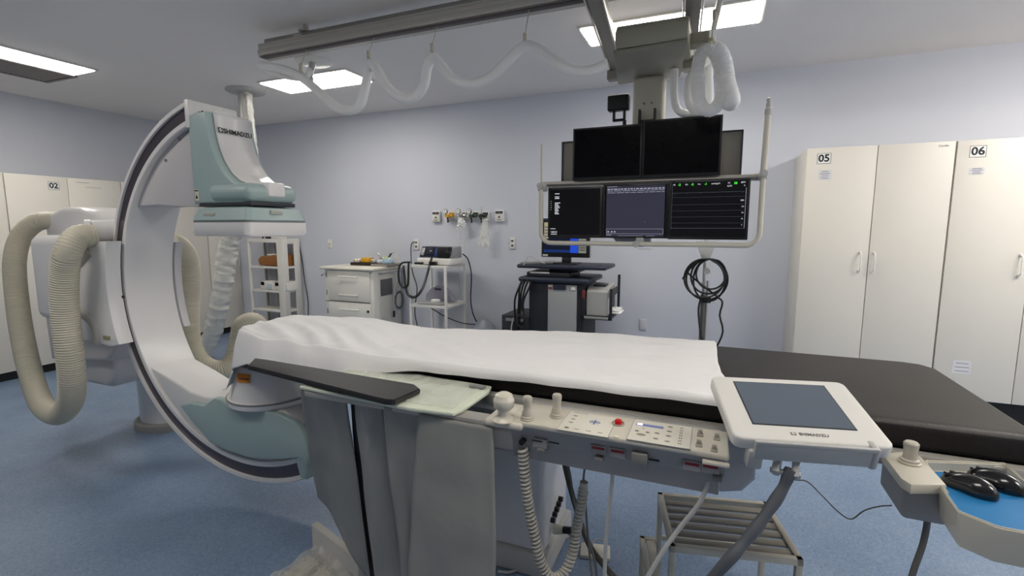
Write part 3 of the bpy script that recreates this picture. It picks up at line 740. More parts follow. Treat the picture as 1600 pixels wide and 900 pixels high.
# lead curtain
t = thing('lead_curtain', 'grey lead rubber curtain of overlapping flaps hanging from the near table side', 'curtain', (-1.0, 1.34, .02))
LEAD = mat('grey_lead_rubber', (146, 146, 141), .4, var=.08, scale=5, bump=.35, bscale=9)
def flap(px0, px1, bot, yt, yb_, m=LEAD, wav=.01, ph=0, lean=0, nm='flap'):
    # px0/px1: top left and right; bot: list of (px, py) along the bottom hem
    pl_ = [at(px0[0], px0[1], 'y', yt), at(px1[0], px1[1], 'y', yt)]
    bt = [at(a, b, 'y', yb_) for a, b in bot]
    def fn(u, v):
        top_ = pl_[0].lerp(pl_[1], u); k = u*(len(bt)-1); i = min(int(k), len(bt)-2); bo = bt[i].lerp(bt[i+1], k-i)
        p = top_.lerp(bo, v)
        p.y += wav*math.sin(u*6+ph)*(.3+v)+.006*noise.noise(Vector((u*4, v*4, ph)))
        p.x += .01*math.sin(v*3)*(u-.5)+.012*noise.noise(Vector((v*2.2, ph, 1)))*v
        return p
    b = B(); b.grid(fn, 24, 40); return b.build(nm, m, t, solid=.006)
flap((470, 610), (541, 622), [(497, 776), (520, 815), (545, 850), (580, 905)], 1.345, 1.42, wav=.012)
flap((553, 623), (594, 632), [(580, 905), (624, 912)], 1.318, 1.36, wav=.02, ph=2)
flap((599, 633), (664, 645), [(633, 900), (640, 905)]+[(690, 912)], 1.306, 1.34, wav=.012, ph=4)
flap((655, 646), (770, 668), [(636, 925), (772, 930)], 1.296, 1.26, wav=.004, ph=1)
flap((548, 622), (640, 640), [(575, 908), (660, 915)], 1.36, 1.44, m=mat('gap_shade_dark', (40, 40, 40), .6), wav=.006, nm='gap_shade_flap')  # dark backing sheet added so the gap between flaps looks shaded
f = B(); f.box(-1.36, -.60, 1.30, 1.36, .935, .957, .004); f.build('hanging_bar', ALU, t)

# ------------------------------------------------------------------ control console
cs = thing('control_console', 'cream control console with joysticks, keypads and red stop button on the table rail', 'control console', (-.28, 1.38, .86))
CZT = .972
f = B(); f.box(-.555, .064, 1.300, 1.462, .955, CZT, .006, 3); f.build('top_panel', CREAMP, cs)
f = B(); f.box(-.625, -.50, 1.288, 1.45, .945, .969, .010, 3); f.build('left_panel', CREAMP, cs)
f = B(); f.prism([(1.31, .957), (1.335, .895), (1.46, .875), (1.46, .957)], 'x', -.55, .058, .004); f.build('body', mat('console_body', (160, 158, 156), .45), cs)
f = B(); f.box(-.57, .05, 1.46, 1.56, .90, .94, .004); f.build('rail_clamp', LGREY, cs)
f = B(); f.box(.0, .065, 1.284, 1.302, .944, .953, .003); f.build('lip', CREAMP, cs)
def C(px, py, z=CZT): return at(px, py, 'z', z)
Xu, Yu = Vector((1, 0, 0)), Vector((0, 1, 0))
p = C(783, 655); f = B()
f.lathe([(.036, 0), (.030, .004), (.02, .014), (.018, .03), (.024, .034), (.031, .042), (.0325, .06), (.0315, .064), (.030, .066), (.026, .078), (.016, .084), (.001, .086)], (p.x+.004, p.y+.012, CZT-.004), 32)
f.build('ball_knob', CREAMP, cs)
for px, py in ((824, 655), (870, 651)):
    p = C(px, py); f = B()
    f.lathe([(.0225, 0), (.0225, .004), (.020, .006), (.020, .010), (.017, .013), (.0165, .022), (.0125, .030), (.0125, .048), (.0145, .060), (.0145, .068), (.012, .072), (.001, .073)], (p.x, p.y, CZT), 24)
    f.build('joystick', mat('joystick_plastic', (186, 180, 166), .4), cs)
def keypad(cor, z, m, name='keypad'):
    q = [C(*p, z) for p in cor]; x0 = min(p.x for p in q); x1 = max(p.x for p in q); y0 = min(p.y for p in q); y1 = max(p.y for p in q)
    f = B(); f.box(x0-.0012, x1+.0012, y0-.0012, y1+.0012, CZT-.002, CZT+.0006, .0); f.build(name+'_border', GREY, cs)
    f = B(); f.box(x0, x1, y0, y1, CZT-.002, CZT+.0016, .001); f.build(name, m, cs)
    return x0, x1, y0, y1
PAD = mat('keypad_membrane', (224, 220, 206), .4); zt_ = CZT+.0018
x0, x1, y0, y1 = keypad(((890, 645), (882, 673), (953, 652), (949, 684)), CZT, PAD)
wk, hk = x1-x0, y1-y0
ov = mat('button_outline', (150, 146, 134), .5); blu = mat('button_blue', (132, 150, 190), .45); yb2 = mat('button_cream', (228, 222, 196), .5)
f = B(); f.box(x0+wk*.62-.017, x0+wk*.62+.017, y0+hk*.6-.0035, y0+hk*.6+.0035, zt_-.001, zt_+.0008, .0006); f.box(x0+wk*.62-.0035, x0+wk*.62+.0035, y0+hk*.6-.017, y0+hk*.6+.017, zt_-.001, zt_+.0008, .0006); f.build('direction_keys', blu, cs)
f = B(); f.box(x0+wk*.62-.0022, x0+wk*.62+.0022, y0+hk*.6-.0022, y0+hk*.6+.0022, zt_, zt_+.0012)
for k in (.32, .55, .78): f.box(x0+wk*k, x0+wk*(k+.10), y0+hk*.13, y0+hk*.13+.0022, zt_-.001, zt_+.0002)
f.box(x0+wk*.1, x0+wk*.4, y1-.006, y1-.005, zt_-.001, zt_+.0002)
f.lathe([(.003, 0), (.003, .0006)], (x0+wk*.16, y0+hk*.14, zt_), 12); f.build('printed_marks', mat('printed_grey', (70, 68, 68), .6), cs)
f = B()
for k in (.42, .6, .78): f.lathe([(.0045, 0), (.0045, .0005)], (0, 0, 0), 14, M=Matrix.Translation((x0+wk*.17, y0+hk*k, zt_-.0005)) @ Matrix.Diagonal((1.6, 1, 1, 1)))
f.lathe([(.0065, 0), (.0065, .0005)], (0, 0, 0), 14, M=Matrix.Translation((x0+wk*.16, y0+hk*.14, zt_-.0006)) @ Matrix.Diagonal((1.3, 1, 1, 1)))
f.build('oval_keys', ov, cs)
for k in range(4):
    f = B(); a = PI/4+k*PI/2; c0 = Vector((x0+wk*.62+.014*math.cos(a), y0+hk*.6+.014*math.sin(a), zt_))
    f.box(-.003, .003, -.0012, .0012, -.0006, .0003, M=Matrix.Translation(c0) @ Matrix.Rotation(a, 4, 'Z')); f.build('ray_mark', ov, cs)
p = C(966, 663); f = B(); f.lathe([(.0185, 0), (.0185, .006), (.0165, .0065), (.0155, .002), (.0, .0018)], (p.x, p.y, CZT-.001), 28); f.build('button_collar', mat('collar_metal', (176, 168, 156), .35, .2), cs)
f = B(); f.lathe([(.0105, 0), (.0105, .012), (.0095, .014), (.0, .0145)], (p.x, p.y, CZT), 24); f.build('red_button', RED, cs)
p = C(963, 682); f = B(); f.lathe([(.0065, 0), (.0065, .0008)], (p.x, p.y, CZT), 18); f.build('small_button', yb2, cs)
p = C(985, 675); f = B(); f.box(p.x-.0007, p.x+.0007, 1.301, 1.461, CZT-.001, CZT+.0004); f.build('joint_line', DARK, cs)
x0, x1, y0, y1 = keypad(((992, 655), (990, 688), (1080, 670), (1078, 702)), CZT, PAD); wk, hk = x1-x0, y1-y0
f = B(); f.box(x0+wk*.06, x0+wk*.53, y0+hk*.69, y0+hk*.80, zt_-.001, zt_+.0006, .0008); f.build('blue_display', mat('display_blue', (120, 132, 186), .4), cs)
f = B(); f.box(x0+wk*.08, x0+wk*.17, y0+hk*.71, y0+hk*.78, zt_, zt_+.0012); f.build('lit_indicator', emat('led_lavender', (226, 220, 255), 2.0), cs)
f = B()
for a, b in ((.62, .84), (.62, .62), (.62, .40), (.62, .16), (.43, .45), (.43, .2)):
    f.lathe([(.005, 0), (.005, .0006)], (0, 0, 0), 14, M=Matrix.Translation((x0+wk*(a+.02), y0+hk*b, zt_-.0005)) @ Matrix.Diagonal((1.5, 1, 1, 1)))
f.lathe([(.0055, 0), (.0055, .0006)], (0, 0, 0), 14, M=Matrix.Translation((x0+wk*.11, y0+hk*.42, zt_-.0005))); f.lathe([(.0055, 0), (.0055, .0006)], (0, 0, 0), 14, M=Matrix.Translation((x0+wk*.29, y0+hk*.42, zt_-.0005)))
f.lathe([(.013, 0), (.013, .0005)], (0, 0, 0), 20, M=Matrix.Translation((x0+wk*.2, y0+hk*.28, zt_-.0005)) @ Matrix.Diagonal((1, .6, 1, 1)))
f.build('oval_keys', ov, cs)
f = B()
for a, b in ((.62, .84), (.62, .62), (.62, .40), (.43, .45), (.43, .2), (.11, .42), (.29, .42), (.19, .58)): f.box(x0+wk*(a+.0)-.002, x0+wk*(a+.03)+.002, y0+hk*b-.001, y0+hk*b+.001, zt_, zt_+.0004)
for k in range(7):
    for e in (0, .03): f.box(x0+wk*(.81+e), x0+wk*(.825+e), y0+hk*(.12+k*.12), y0+hk*(.16+k*.12), zt_-.001, zt_+.0004)
f.build('printed_marks', mat('printed_grey', (70, 68, 68), .6), cs)
for px, py in ((1094, 680), (1120, 686), (1092, 696), (1116, 704)):
    p = C(px, py); f = B(); f.box(p.x-.0085, p.x+.0085, p.y-.012, p.y+.010, CZT-.001, CZT+.004, .002); f.box(p.x-.006, p.x+.006, p.y-.002, p.y+.010, CZT, CZT+.014, .003)
    f.build('rocker_switch', mat('switch_taupe', (160, 156, 144), .4), cs)
def fp(px, py): return at(px, py, 'y', 1.318)
for px, py in ((844, 692), (935, 702), (965, 707), (1081, 727), (1110, 731)):
    p = fp(px, py); lb_ = B().box(p.x-.022, p.x+.022, 1.315, 1.345, p.z-.014, p.z+.012, 0).build('white_label', mat('label_paper', (150, 148, 148), .6), cs)
    if px > 900: B().box(p.x-.018, p.x+.018, 1.3135, 1.3145, p.z+.001, p.z+.008).build('red_label_bar', REDINK, lb_)
f = B()
for px, py in ((840, 689), (866, 692)):
    p = fp(px, py); f.box(p.x-.016, p.x+.016, 1.3135, 1.3145, p.z-.0, p.z+.004)
p = fp(1022, 718); f.box(p.x-.014, p.x+.014, 1.3125, 1.3145, p.z-.002, p.z+.003); p = fp(816, 690); f.cyl((p.x, 1.31, p.z), (p.x, 1.33, p.z), .009)
f.build('dark_marks', INK, cs)
for px, py in ((846, 703), (936, 717), (1121, 748)):
    p = fp(px, py); B().box(p.x-.012, p.x+.012, 1.31, 1.36, p.z-.006, p.z+.006, .003).build('connector', mat('connector_grey', (130, 128, 124), .5), cs)
p = fp(1000, 712); B().box(p.x-.022, p.x+.022, 1.30, 1.35, p.z-.022, p.z+.012, .004).build('connector_box', mat('connector_grey', (130, 128, 124), .5), cs)
f = B(); f.prism([(1.335, .90), (1.34, .84), (1.46, .80), (1.46, .90)], 'x', -.55, .045, .004); f.build('under_tray', mat('console_body', (160, 158, 156), .45), cs)

# ------------------------------------------------------------------ tablet display on the table side
t = thing('touch_panel', 'white framed tilted touch screen on the near side of the table', 'touch panel', (.22, 1.4, 1.03))
cn = [at(1147, 683, 'z', 1.045), at(1402, 700, 'z', 1.045), at(1345, 601, 'z', 1.118), at(1137, 588, 'z', 1.118)]
o = cn[0]; u = (cn[1]-cn[0]); w_ = u.length; u = u.normalized(); v = (cn[3]-cn[0]); v = (v-u*v.dot(u)); h_ = v.length; v = v.normalized(); nn = u.cross(v)
TM = Matrix(((u.x, v.x, nn.x, o.x), (u.y, v.y, nn.y, o.y), (u.z, v.z, nn.z, o.z), (0, 0, 0, 1)))
def rr(x0, x1, y0, y1, r, n=6):
    out = []
    for cx_, cy_, a0_ in ((x1-r, y1-r, 0), (x0+r, y1-r, PI/2), (x0+r, y0+r, PI), (x1-r, y0+r, 1.5*PI)):
        for k in range(n+1): a = a0_+k/n*PI/2; out.append((cx_+r*math.cos(a), cy_+r*math.sin(a)))
    return out
f = B(); f.prism(rr(0, w_, 0, h_, .022), 'z', -.034, 0, .006, 3, M=TM); f.build('housing', WHITE, t)
mx0, mx1, my0, my1 = .16*w_, .835*w_, .20*h_, .905*h_
f = B(); f.box(mx0, mx1, my0, my1, -.001, .0012, M=TM); f.build('screen_frame', DARK, t)
f = B(); f.box(mx0+.003, mx1-.003, my0+.003, my1-.003, 0, .0018, M=TM); f.build('screen', mat('panel_glass', (96, 106, 118), .16, var=.02), t)
f = B(); f.text('SHIMADZU', .0135, TM @ Vector((w_*.53, h_*.098, .0006)), u, v, depth=.0003, bold=.0003); lo_ = TM @ Vector((w_*.40, h_*.098, .0004))
f.box(-.006, .006, -.005, .005, 0, .0006, M=Matrix.Translation(lo_) @ TM.to_3x3().to_4x4()); f.build('lettering', mat('logo_grey', (104, 102, 100), .5), t)
f = B(); f.lathe([(.004, 0), (.004, .0003), (.0025, .0003), (.0025, 0)], n=16, M=Matrix.Translation(TM @ Vector((w_*.40, h_*.098, .0012))) @ TM.to_3x3().to_4x4()); f.build('logo_mark', WHITE, t)
f = B(); f.box(w_*.13, w_*.87, -.016, -.002, -.05, .0, .004, M=TM); f.box(w_*.13, w_*.87, -.02, -.012, -.006, .006, .002, M=TM); f.box(w_*.10, w_*.20, -.012, .02, -.085, -.03, .006, M=TM); f.box(w_*.84, w_*.89, -.018, .02, -.055, .003, .006, M=TM)
f.build('bracket', LGREY, t)
f = B()
a = at(1225, 700, 'y', 1.33); b = at(1212, 735, 'y', 1.28); c = at(1250, 700, 'y', 1.33); d = at(1242, 742, 'y', 1.28)
for e_, g_ in ((a, b), (c, d)):
    w0 = e_+Vector((0, .02, .03)); dd = (g_-w0); L_ = dd.length; Mq = Matrix.Translation(w0) @ dd.to_track_quat('Z', 'Y').to_matrix().to_4x4()
    f.box(-.008, .008, -.014, .014, 0, L_+.008, .003, M=Mq)
f.box(-.04, .04, 0, .05, -.01, .012, .004, M=Matrix.Translation((a+c)/2+Vector((0, .0, .03)))); f.cyl(b+Vector((-.012, 0, 0)), d+Vector((.012, 0, 0)), .007)
f.build('hinge', LGREY, t)
f = B(); f.sweep(spline([at(1236, 733, 'y', 1.28), at(1222, 765, 'y', 1.27), at(1195, 806, 'y', 1.24), at(1165, 845, 'y', 1.21), at(1125, 890, 'y', 1.18), (at(1115, 905, 'y', 1.18)+Vector((-.12, -.0, -.2))), (at(1115, 905, 'y', 1.18)+Vector((-.2, .05, -.36)))], 8), lambda i, q: .0135+.0012*math.sin(i*.7), 14)
f.build('cable_sleeve', mat('dark_grey_sleeve', (84, 88, 94), .6, var=.08), t)
# joystick module and mouse tray
t = thing('joystick_module', 'cream joystick box on the rail between touch screen and mouse tray', 'joystick', (.49, 1.45, .85))
JZ = .955
q = [(p.x, p.y) for p in (at(1378, 708, 'z', JZ), at(1425, 704, 'z', JZ), at(1440, 714, 'z', JZ), at(1479, 757, 'z', JZ), at(1424, 757, 'z', JZ), at(1408, 747, 'z', JZ))]
q2 = [(p[0], p[1]) for p in q]
B().prism(q2[::-1], 'z', .93, JZ, .004).build('top', CREAMP, t)
f = B(); f.box(.455, .548, 1.385, 1.56, .845, .932, .012, 3); f.build('body', mat('console_body', (160, 158, 156), .45), t)
p = at(1421, 723, 'z', JZ); f = B(); f.lathe([(.025, 0), (.025, .004), (.021, .006), (.021, .010), (.0155, .013), (.0145, .03), (.0165, .046), (.0165, .052), (.013, .056), (.001, .057)], (p.x, p.y, JZ), 24); f.build('joystick', mat('joystick_plastic', (186, 180, 166), .4), t)
t = thing('mouse_tray', 'cream open tray with blue mouse pad at the right frame edge', 'tray', (.68, 1.42, .88))
oq = [(.562, 1.565), (.78, 1.62), (.985, 1.36), (.985, 1.18), (.64, 1.20), (.535, 1.40)]
c_ = Vector((.76, 1.39))
oq = [tuple(at(*p, 'z', .95).xy) for p in ((1443, 719), (1572, 723), (1660, 800), (1690, 850), (1560, 825), (1497, 800), (1476, 770))]
cc = Vector((sum(p[0] for p in oq)/len(oq), sum(p[1] for p in oq)/len(oq)))
iq = [tuple(cc+(Vector(p)-cc)*.94) for p in oq]
def ccw(P): 
    A = sum(a[0]*b[1]-b[0]*a[1] for a, b in zip(P, P[1:]+P[:1])); return P if A > 0 else P[::-1]
b_ = B(); t_ = bmesh.new(); n_ = len(oq)
rings = [[t_.verts.new((p[0], p[1], z)) for p in P] for P, z in (([tuple(cc+(Vector(p)-cc)*.90) for p in oq], .868), (oq, .94), (oq, .952), (iq, .952), (iq, .924))]
for a, c in zip(rings, rings[1:]):
    for k in range(n_): t_.faces.new((a[k], a[(k+1) % n_], c[(k+1) % n_], c[k]))
t_.faces.new(rings[0][::-1]); t_.faces.new(rings[-1]); bmesh.ops.recalc_face_normals(t_, faces=t_.faces[:])
bmesh.ops.bevel(t_, geom=t_.edges[:], offset=.003, segments=2, affect='EDGES'); b_._add(t_); b_.build('tray', CREAMP, t)
t = tag(B().prism(ccw([tuple(cc+(Vector(p)-cc)*.91) for p in oq]), 'z', .9245, .928, .001).build('mouse_pad', mat('blue_mouse_pad', (20, 118, 178), .6)), 'bright blue mouse pad lying in the cream tray', 'mouse pad')
def mouse(px, py, rz, label):
    p = at(px, py, 'z', .94)
    r = thing('computer_mouse', label, 'mouse', (p.x, p.y, .929), rz, 'computer mice in the tray')
    b = B(); M0 = Matrix.Translation((p.x, p.y, .929)) @ Matrix.Rotation(rz, 4, 'Z')
    t_ = bmesh.new(); bmesh.ops.create_uvsphere(t_, u_segments=28, v_segments=16, radius=1)
    for v in t_.verts:
        x, y, z = v.co; z = max(z, -.12); wx = 1-.16*math.exp(-((y-.0)/.35)**2)
        v.co = Vector((x*.034*wx*(1+.06*y), y*.056, (z+.12)*.034*(1-.22*y*.9)))
    b._add(t_, M0); b.build('shell', mat('glossy_black_plastic', (20, 20, 22), .22, coat=.5), r)
    f = B(); f.cyl((-.003, .030, .024), (.003, .030, .024), .009, n=20, M=None) if False else f.box(-.004, .004, .026, .040, .012, .0300, .0025, M=M0); f.build('scroll_wheel', DARK, r)
    f = B(); f.box(-.0006, .0006, .046, .052, .002, .0208, .0, M=M0)
    f.build('button_gap', CHAR, r)
mouse(1514, 758, .74, 'nearer black computer mouse in the tray, left of the other mouse')
mouse(1555, 751, .68, 'black computer mouse at the right, just behind the other mouse')

# ------------------------------------------------------------------ cables and things below the table
cabw = mat('pale_cable', (186, 186, 182), .45); cabg = mat('grey_cable', (112, 110, 104), .5); cabd = mat('olive_braided_cable', (84, 80, 70), .6)
P = [at(a, b, 'y', y) for a, b, y in ((817, 700, 1.325), (820, 740, 1.33), (826, 790, 1.34), (836, 840, 1.35), (846, 880, 1.36), (862, 903, 1.38), (882, 893, 1.42), (896, 860, 1.45), (902, 820, 1.46), (908, 790, 1.46), (912, 762, 1.46))]
t = helix(P, .0125, .0052, .0135, 6, 12).build('coiled_cord', mat('coil_cream', (196, 190, 178), .45), cs)
f = B(); f.cyl(P[-1]+Vector((-.001, 0, -.02)), P[-1]+Vector((.001, 0, .02)), .013); f.build('cord_plug', mat('coil_cream', (196, 190, 178), .45), t)
def cb(name, label, pts, r, m, cat='cable', group=None):
    P = [at(a, b, 'y', y) for a, b, y in pts]
    return tag(cable(P, r).build(name, m), label, cat, group)
cb('cable', 'thick olive braided cable hanging down behind the coiled cord', [(880, 715, 1.62), (888, 750, 1.6), (902, 800, 1.57), (920, 850, 1.54), (945, 885, 1.5), (985, 930, 1.45)], .0105, cabd)
cb('cable', 'thin grey cable just left of the olive braided cable', [(886, 718, 1.58), (892, 750, 1.57), (898, 790, 1.55), (915, 835, 1.53), (930, 880, 1.5), (932, 930, 1.48)], .0045, cabg)
cb('cable', 'thin dark cable crossing above the plug end of the coiled cord', [(916, 720, 1.56), (912, 745, 1.55), (914, 770, 1.5), (918, 830, 1.5), (928, 930, 1.47)], .0038, cabg)
cb('cable', 'pale straight cable hanging from the console middle left of the stool', [(956, 718, 1.37), (957, 745, 1.36), (951, 800, 1.35), (946, 860, 1.34), (944, 930, 1.33)], .0058, cabw)
cb('cable', 'pale cable curving from the right end of the console down in front of the stool', [(1106, 750, 1.34), (1103, 765, 1.34), (1090, 790, 1.33), (1062, 825, 1.32), (1038, 858, 1.3), (1010, 905, 1.28), (995, 935, 1.28)], .0062, cabw)
cb('cable', 'thick pale cable hanging from the mouse tray box at lower right', [(1450, 788, 1.42), (1449, 815, 1.42), (1442, 850, 1.41), (1428, 890, 1.40), (1415, 935, 1.4)], .0075, cabg)
cb('cable', 'thin wire sagging between the tablet arm and the joystick box', [(1243, 750, 1.3), (1262, 753, 1.35), (1285, 775, 1.42), (1310, 800, 1.45), (1330, 811, 1.46), (1350, 798, 1.46), (1375, 791, 1.46), (1394, 790, 1.46)], .0018, cabg)
P = [at(a, b, 'z', .012) for a, b in ((778, 893), (800, 893), (830, 875), (860, 850), (888, 838))]
for k, off_ in enumerate((0, .05)):
    tag(cable([p+Vector((0, off_, 0)) for p in P], .006).build('cable', cabw), ('pale cable along the floor at the pedestal foot, nearer of the two', 'pale cable along the floor at the pedestal foot, farther of the two')[k], 'cable')
t = thing('cable_plug', 'round cream plug with black tip beside the table pedestal', 'plug', (-.55, 2.0, .15))
a = at(865, 826, 'y', 2.0); b = at(880, 828, 'y', 2.0); c = at(893, 829, 'y', 2.0)
B().cyl(a, b, .024, .020).build('plug_body', CREAM, t); B().cyl(b, c, .016).build('plug_tip', BLACK, t)
t = thing('connector_plate', 'small cream plate with cable loops on the floor behind the cables', 'plate', (-.45, 1.85, 0))
a = at(930, 862, 'z', .01); B().box(-.07, .07, -.05, .05, 0, .02, .006, M=Matrix.Translation((a.x, a.y, 0)) @ Matrix.Rotation(.2, 4, 'Z')).build('plate', CREAM, t)
f = B(); P = [a+Vector((.02+.035*math.cos(q_), .03*math.sin(q_), .03+.02*math.sin(q_))) for q_ in [k*.6 for k in range(9)]]; f.sweep(spline(P, 6), .004, 8); f.build('wire_loop', cabw, t)

# step stool
SW = mat('chipped_white_paint', (206, 200, 184), .45, var=.06, scale=12)
SI = mat('worn_grey_metal', (150, 144, 132), .4, .2, var=.15, scale=10)
sx, sy, srz = .085, 1.965, math.radians(12.5)
t = thing('step_stool', 'white metal two-step stool with slatted top on the floor under the console', 'step stool', (sx, sy, 0), srz)
SM = Matrix.Translation((sx, sy, 0)) @ Matrix.Rotation(srz, 4, 'Z')
f = B(); W_, D_ = .225, .185
for a in ((-W_, W_, -D_, -D_+.022), (-W_, W_, D_-.022, D_), (-W_, -W_+.022, -D_, D_), (W_-.022, W_, -D_, D_)): f.box(a[0], a[1], a[2], a[3], .375, .40, .002, M=SM)
f.build('top_frame', SW, t)
for k in range(6):
    y = -D_+.03+k*(2*D_-.06)/6; f = B(); f.box(-W_+.02, W_-.02, y, y+.038, .384, .394, .004, M=SM); f.build('slat', SI, t)
for sx_ in (-1, 1):
    for sy_ in (-1, 1):
        f = B(); x = sx_*(W_-.012); y = sy_*(D_-.012); f.box(x-.011, x+.011, y-.011, y+.011, 0, .376, .002, M=SM); f.build('leg', SW, t)
f = B(); f.box(-W_, W_, -D_, -D_+.01, .18, .2, .002, M=SM); f.box(-W_, W_, D_-.01, D_, .18, .2, .002, M=SM); f.build('brace', SW, t)
f = B(); f.box(-W_-.07, -W_-.05, -D_+.02, D_-.02, .18, .2, .002, M=SM); f.box(-W_-.07, -W_, -D_+.02, -D_+.04, .18, .2, .002, M=SM); f.box(-W_-.07, -W_, D_-.04, D_-.02, .18, .2, .002, M=SM)
for y in (-D_+.03, D_-.03): f.box(-W_-.07, -W_-.05, y-.01, y+.01, 0, .18, .002, M=SM)
for k in range(1): f.box(-W_-.045, -W_-.01, -D_+.03, D_-.03, .186, .194, .003, M=SM)
f.build('lower_step', SW, t)

# foot switch wrapped in clear plastic
a = at(508, 880, 'z', .08)
fx, fy, frz = -1.475, 1.41, math.radians(-18)
t = thing('foot_switch', 'cream foot switch block wrapped in clear plastic on the floor at lower left', 'foot switch', (fx, fy, 0), frz)
FM = Matrix.Translation((fx, fy, 0)) @ Matrix.Rotation(frz, 4, 'Z')
f = B(); f.box(-.19, .19, -.16, .12, .0, .03, .01, M=FM); f.build('base', mat('foot_switch_beige', (170, 164, 146), .5), t)
for k in range(3):
    f = B(); x = -.12+k*.12; f.prism([(-.13, .03), (-.13, .05), (.06, .095), (.07, .03)], 'x', x-.045, x+.045, .006, M=FM); f.build('pedal', mat('foot_switch_beige', (170, 164, 146), .5), t)
f = B(); f.box(-.19, .19, .09, .125, .0, .215, .008, M=FM); f.build('upright_plate', mat('foot_switch_plate', (206, 202, 194), .45), t)
b_ = B()
def wrapf(u, v):
    x = -.20+.40*u; y = -.21+.30*v
    e = min(1, u*9, (1-u)*9, v*7)
    z = .004+e*(.06+.075*v)+.02*noise.noise(Vector((u*6, v*6, 3)))*e+.010*abs(noise.noise(Vector((u*18, v*14, 5))))
    return FM @ Vector((x+.01*noise.noise(Vector((v*8, u*3, 0))), y+.01*noise.noise(Vector((u*9, 2, v*2))), z))
b_.grid(wrapf, 70, 60); b_.build('plastic_bag', mat('clear_plastic_bag', (225, 225, 220), .1, alpha=.33, bump=.5, bscale=30), t)

# ------------------------------------------------------------------ tall cabinets
def handle(f, M): 
    P = [Vector((0, 0, -.075)), Vector((0, -.018, -.07)), Vector((0, -.03, -.055)), Vector((0, -.032, 0)), Vector((0, -.03, .055)), Vector((0, -.018, .07)), Vector((0, 0, .075))]
    f.sweep([M @ p for p in spline(P, 5)], .0055, 10)
    f.cyl(M @ Vector((0, 0, -.075)), M @ Vector((0, -.012, -.074)), .010); f.cyl(M @ Vector((0, 0, .075)), M @ Vector((0, -.012, .074)), .010)
def cabinet(origin, rz, w, d, z0, z1, nd, label, num=None, marks=(), group='tall cream cabinets', numpos=(.12, .085), hz=1.28):
    # local frame: x along the front, front face at y=0, depth towards +y
    t = thing('cabinet', label, 'cabinet', origin, rz, group)
    M = Matrix.Translation(origin) @ Matrix.Rotation(rz, 4, 'Z')
    f = B(); f.box(0, w, .02, d, z0, z1, .002, M=M); f.build('body', CAB, t)
    f = B(); f.box(.03, w-.03, .05, d, 0, z0, 0, M=M); f.build('plinth', CHAR, t)
    dw = w/nd
    for k in range(nd):
        f = B(); f.box(k*dw+.0025, (k+1)*dw-.0025, 0, .018, z0+.003, z1-.003, .0015, M=M); dr = f.build('door', CAB, t)
        hx = (k+1)*dw-.055 if k % 2 == 0 else k*dw+.035
        if nd == 1: hx = dw-.05
        f = B(); handle(f, M @ Matrix.Translation((hx, 0, hz))); f.build('handle', mat('white_handle', (232, 230, 226), .35), dr)
    if num:
        px_, pz_ = numpos[0], z1-numpos[1]
        R3 = M.to_3x3(); xr_ = R3 @ Vector((1, 0, 0)); nf = R3 @ Vector((0, -1, 0))
        f = B(); f.box(px_-.047, px_+.047, -.0008, 0, pz_-.041, pz_+.041, 0, M=M); f.build('number_border', INK, t)
        f = B(); f.box(px_-.044, px_+.044, -.0014, 0, pz_-.038, pz_+.038, 0, M=M); f.build('number_paper', PAPER, t)
        f = B(); f.text(num, .078, M @ Vector((px_, -.0018, pz_)), xr_, (0, 0, 1), depth=.0004, bold=.0022); f.build('number', INK, t)
    for (mx, mz, mw, mh, lines) in marks:
        f = B(); f.box(mx-mw/2, mx+mw/2, -.0012, 0, mz-mh/2, mz+mh/2, 0, M=M); f.build('note', mat('note_film', (214, 214, 218), .5), t)
        f = B()
        for q_ in range(lines):
            zz = mz+mh/2-mh*(q_+.7)/(lines+.4); l_ = mw*random.uniform(.25, .42); f.box(mx-l_, mx+l_, -.0016, -.001, zz-.0022, zz+.0022, 0, M=M)
        f.build('note_lines', mat('note_ink', (110, 110, 120), .6), t)
    return t, M
YC = 4.605
t, M = cabinet((.662, YC, 0), 0, .943, .58, .25, 2.178, 2, 'tall cream two-door cabinet numbered 05', '05', [(.135, 1.965, .085, .075, 4)])
f = B(); f.text('Cardio', .022, M @ Vector((.87, -.001, 2.145)), (1, 0, 0), (0, 0, 1), depth=.0002); f.build('handwriting', mat('note_ink', (110, 110, 120), .6), t)
t, M = cabinet((1.612, YC, 0), 0, .96, .58, .25, 2.178, 2, 'tall cream cabinet numbered 06 at the right edge', '06', [(.125, 1.955, .085, .05, 4), (.17, .50, .11, .10, 3)])
cabinet((2.58, YC, 0), 0, .96, .58, .25, 2.178, 2, 'tall cream cabinet beyond number 06, outside the right edge')
xl_ = -6.54
def lcab(y0, y1, nd, label, num=None, marks=(), numpos=(.12, .085)):
    # front faces +x : local x runs along +y
    return cabinet((xl_, y0, 0), PI/2, y1-y0, .50, .09, 2.09, nd, label, num, marks, numpos=numpos, hz=1.05)
lcab(1.585, 2.625, 2, 'tall cream cabinet at the far left edge of the picture')
t, M = lcab(2.63, 3.665, 2, 'tall cream cabinet numbered 02 behind the thick hoses', '02', [], (.395, .10))
f = B(); f.box(.60, .72, -.001, 0, 2.045, 2.049, 0, M=M); f.box(.68, .84, -.001, 0, 1.995, 1.998, 0, M=M); f.build('handwriting', mat('note_ink', (110, 110, 120), .6), t)
t, M = lcab(3.67, 4.70, 2, 'tall cream cabinet seen through the opening of the C-arm', None, [(.62, 1.965, .10, .07, 3)])
lcab(4.705, 5.185, 1, 'narrow cream cabinet in the corner behind the white shelf rack')

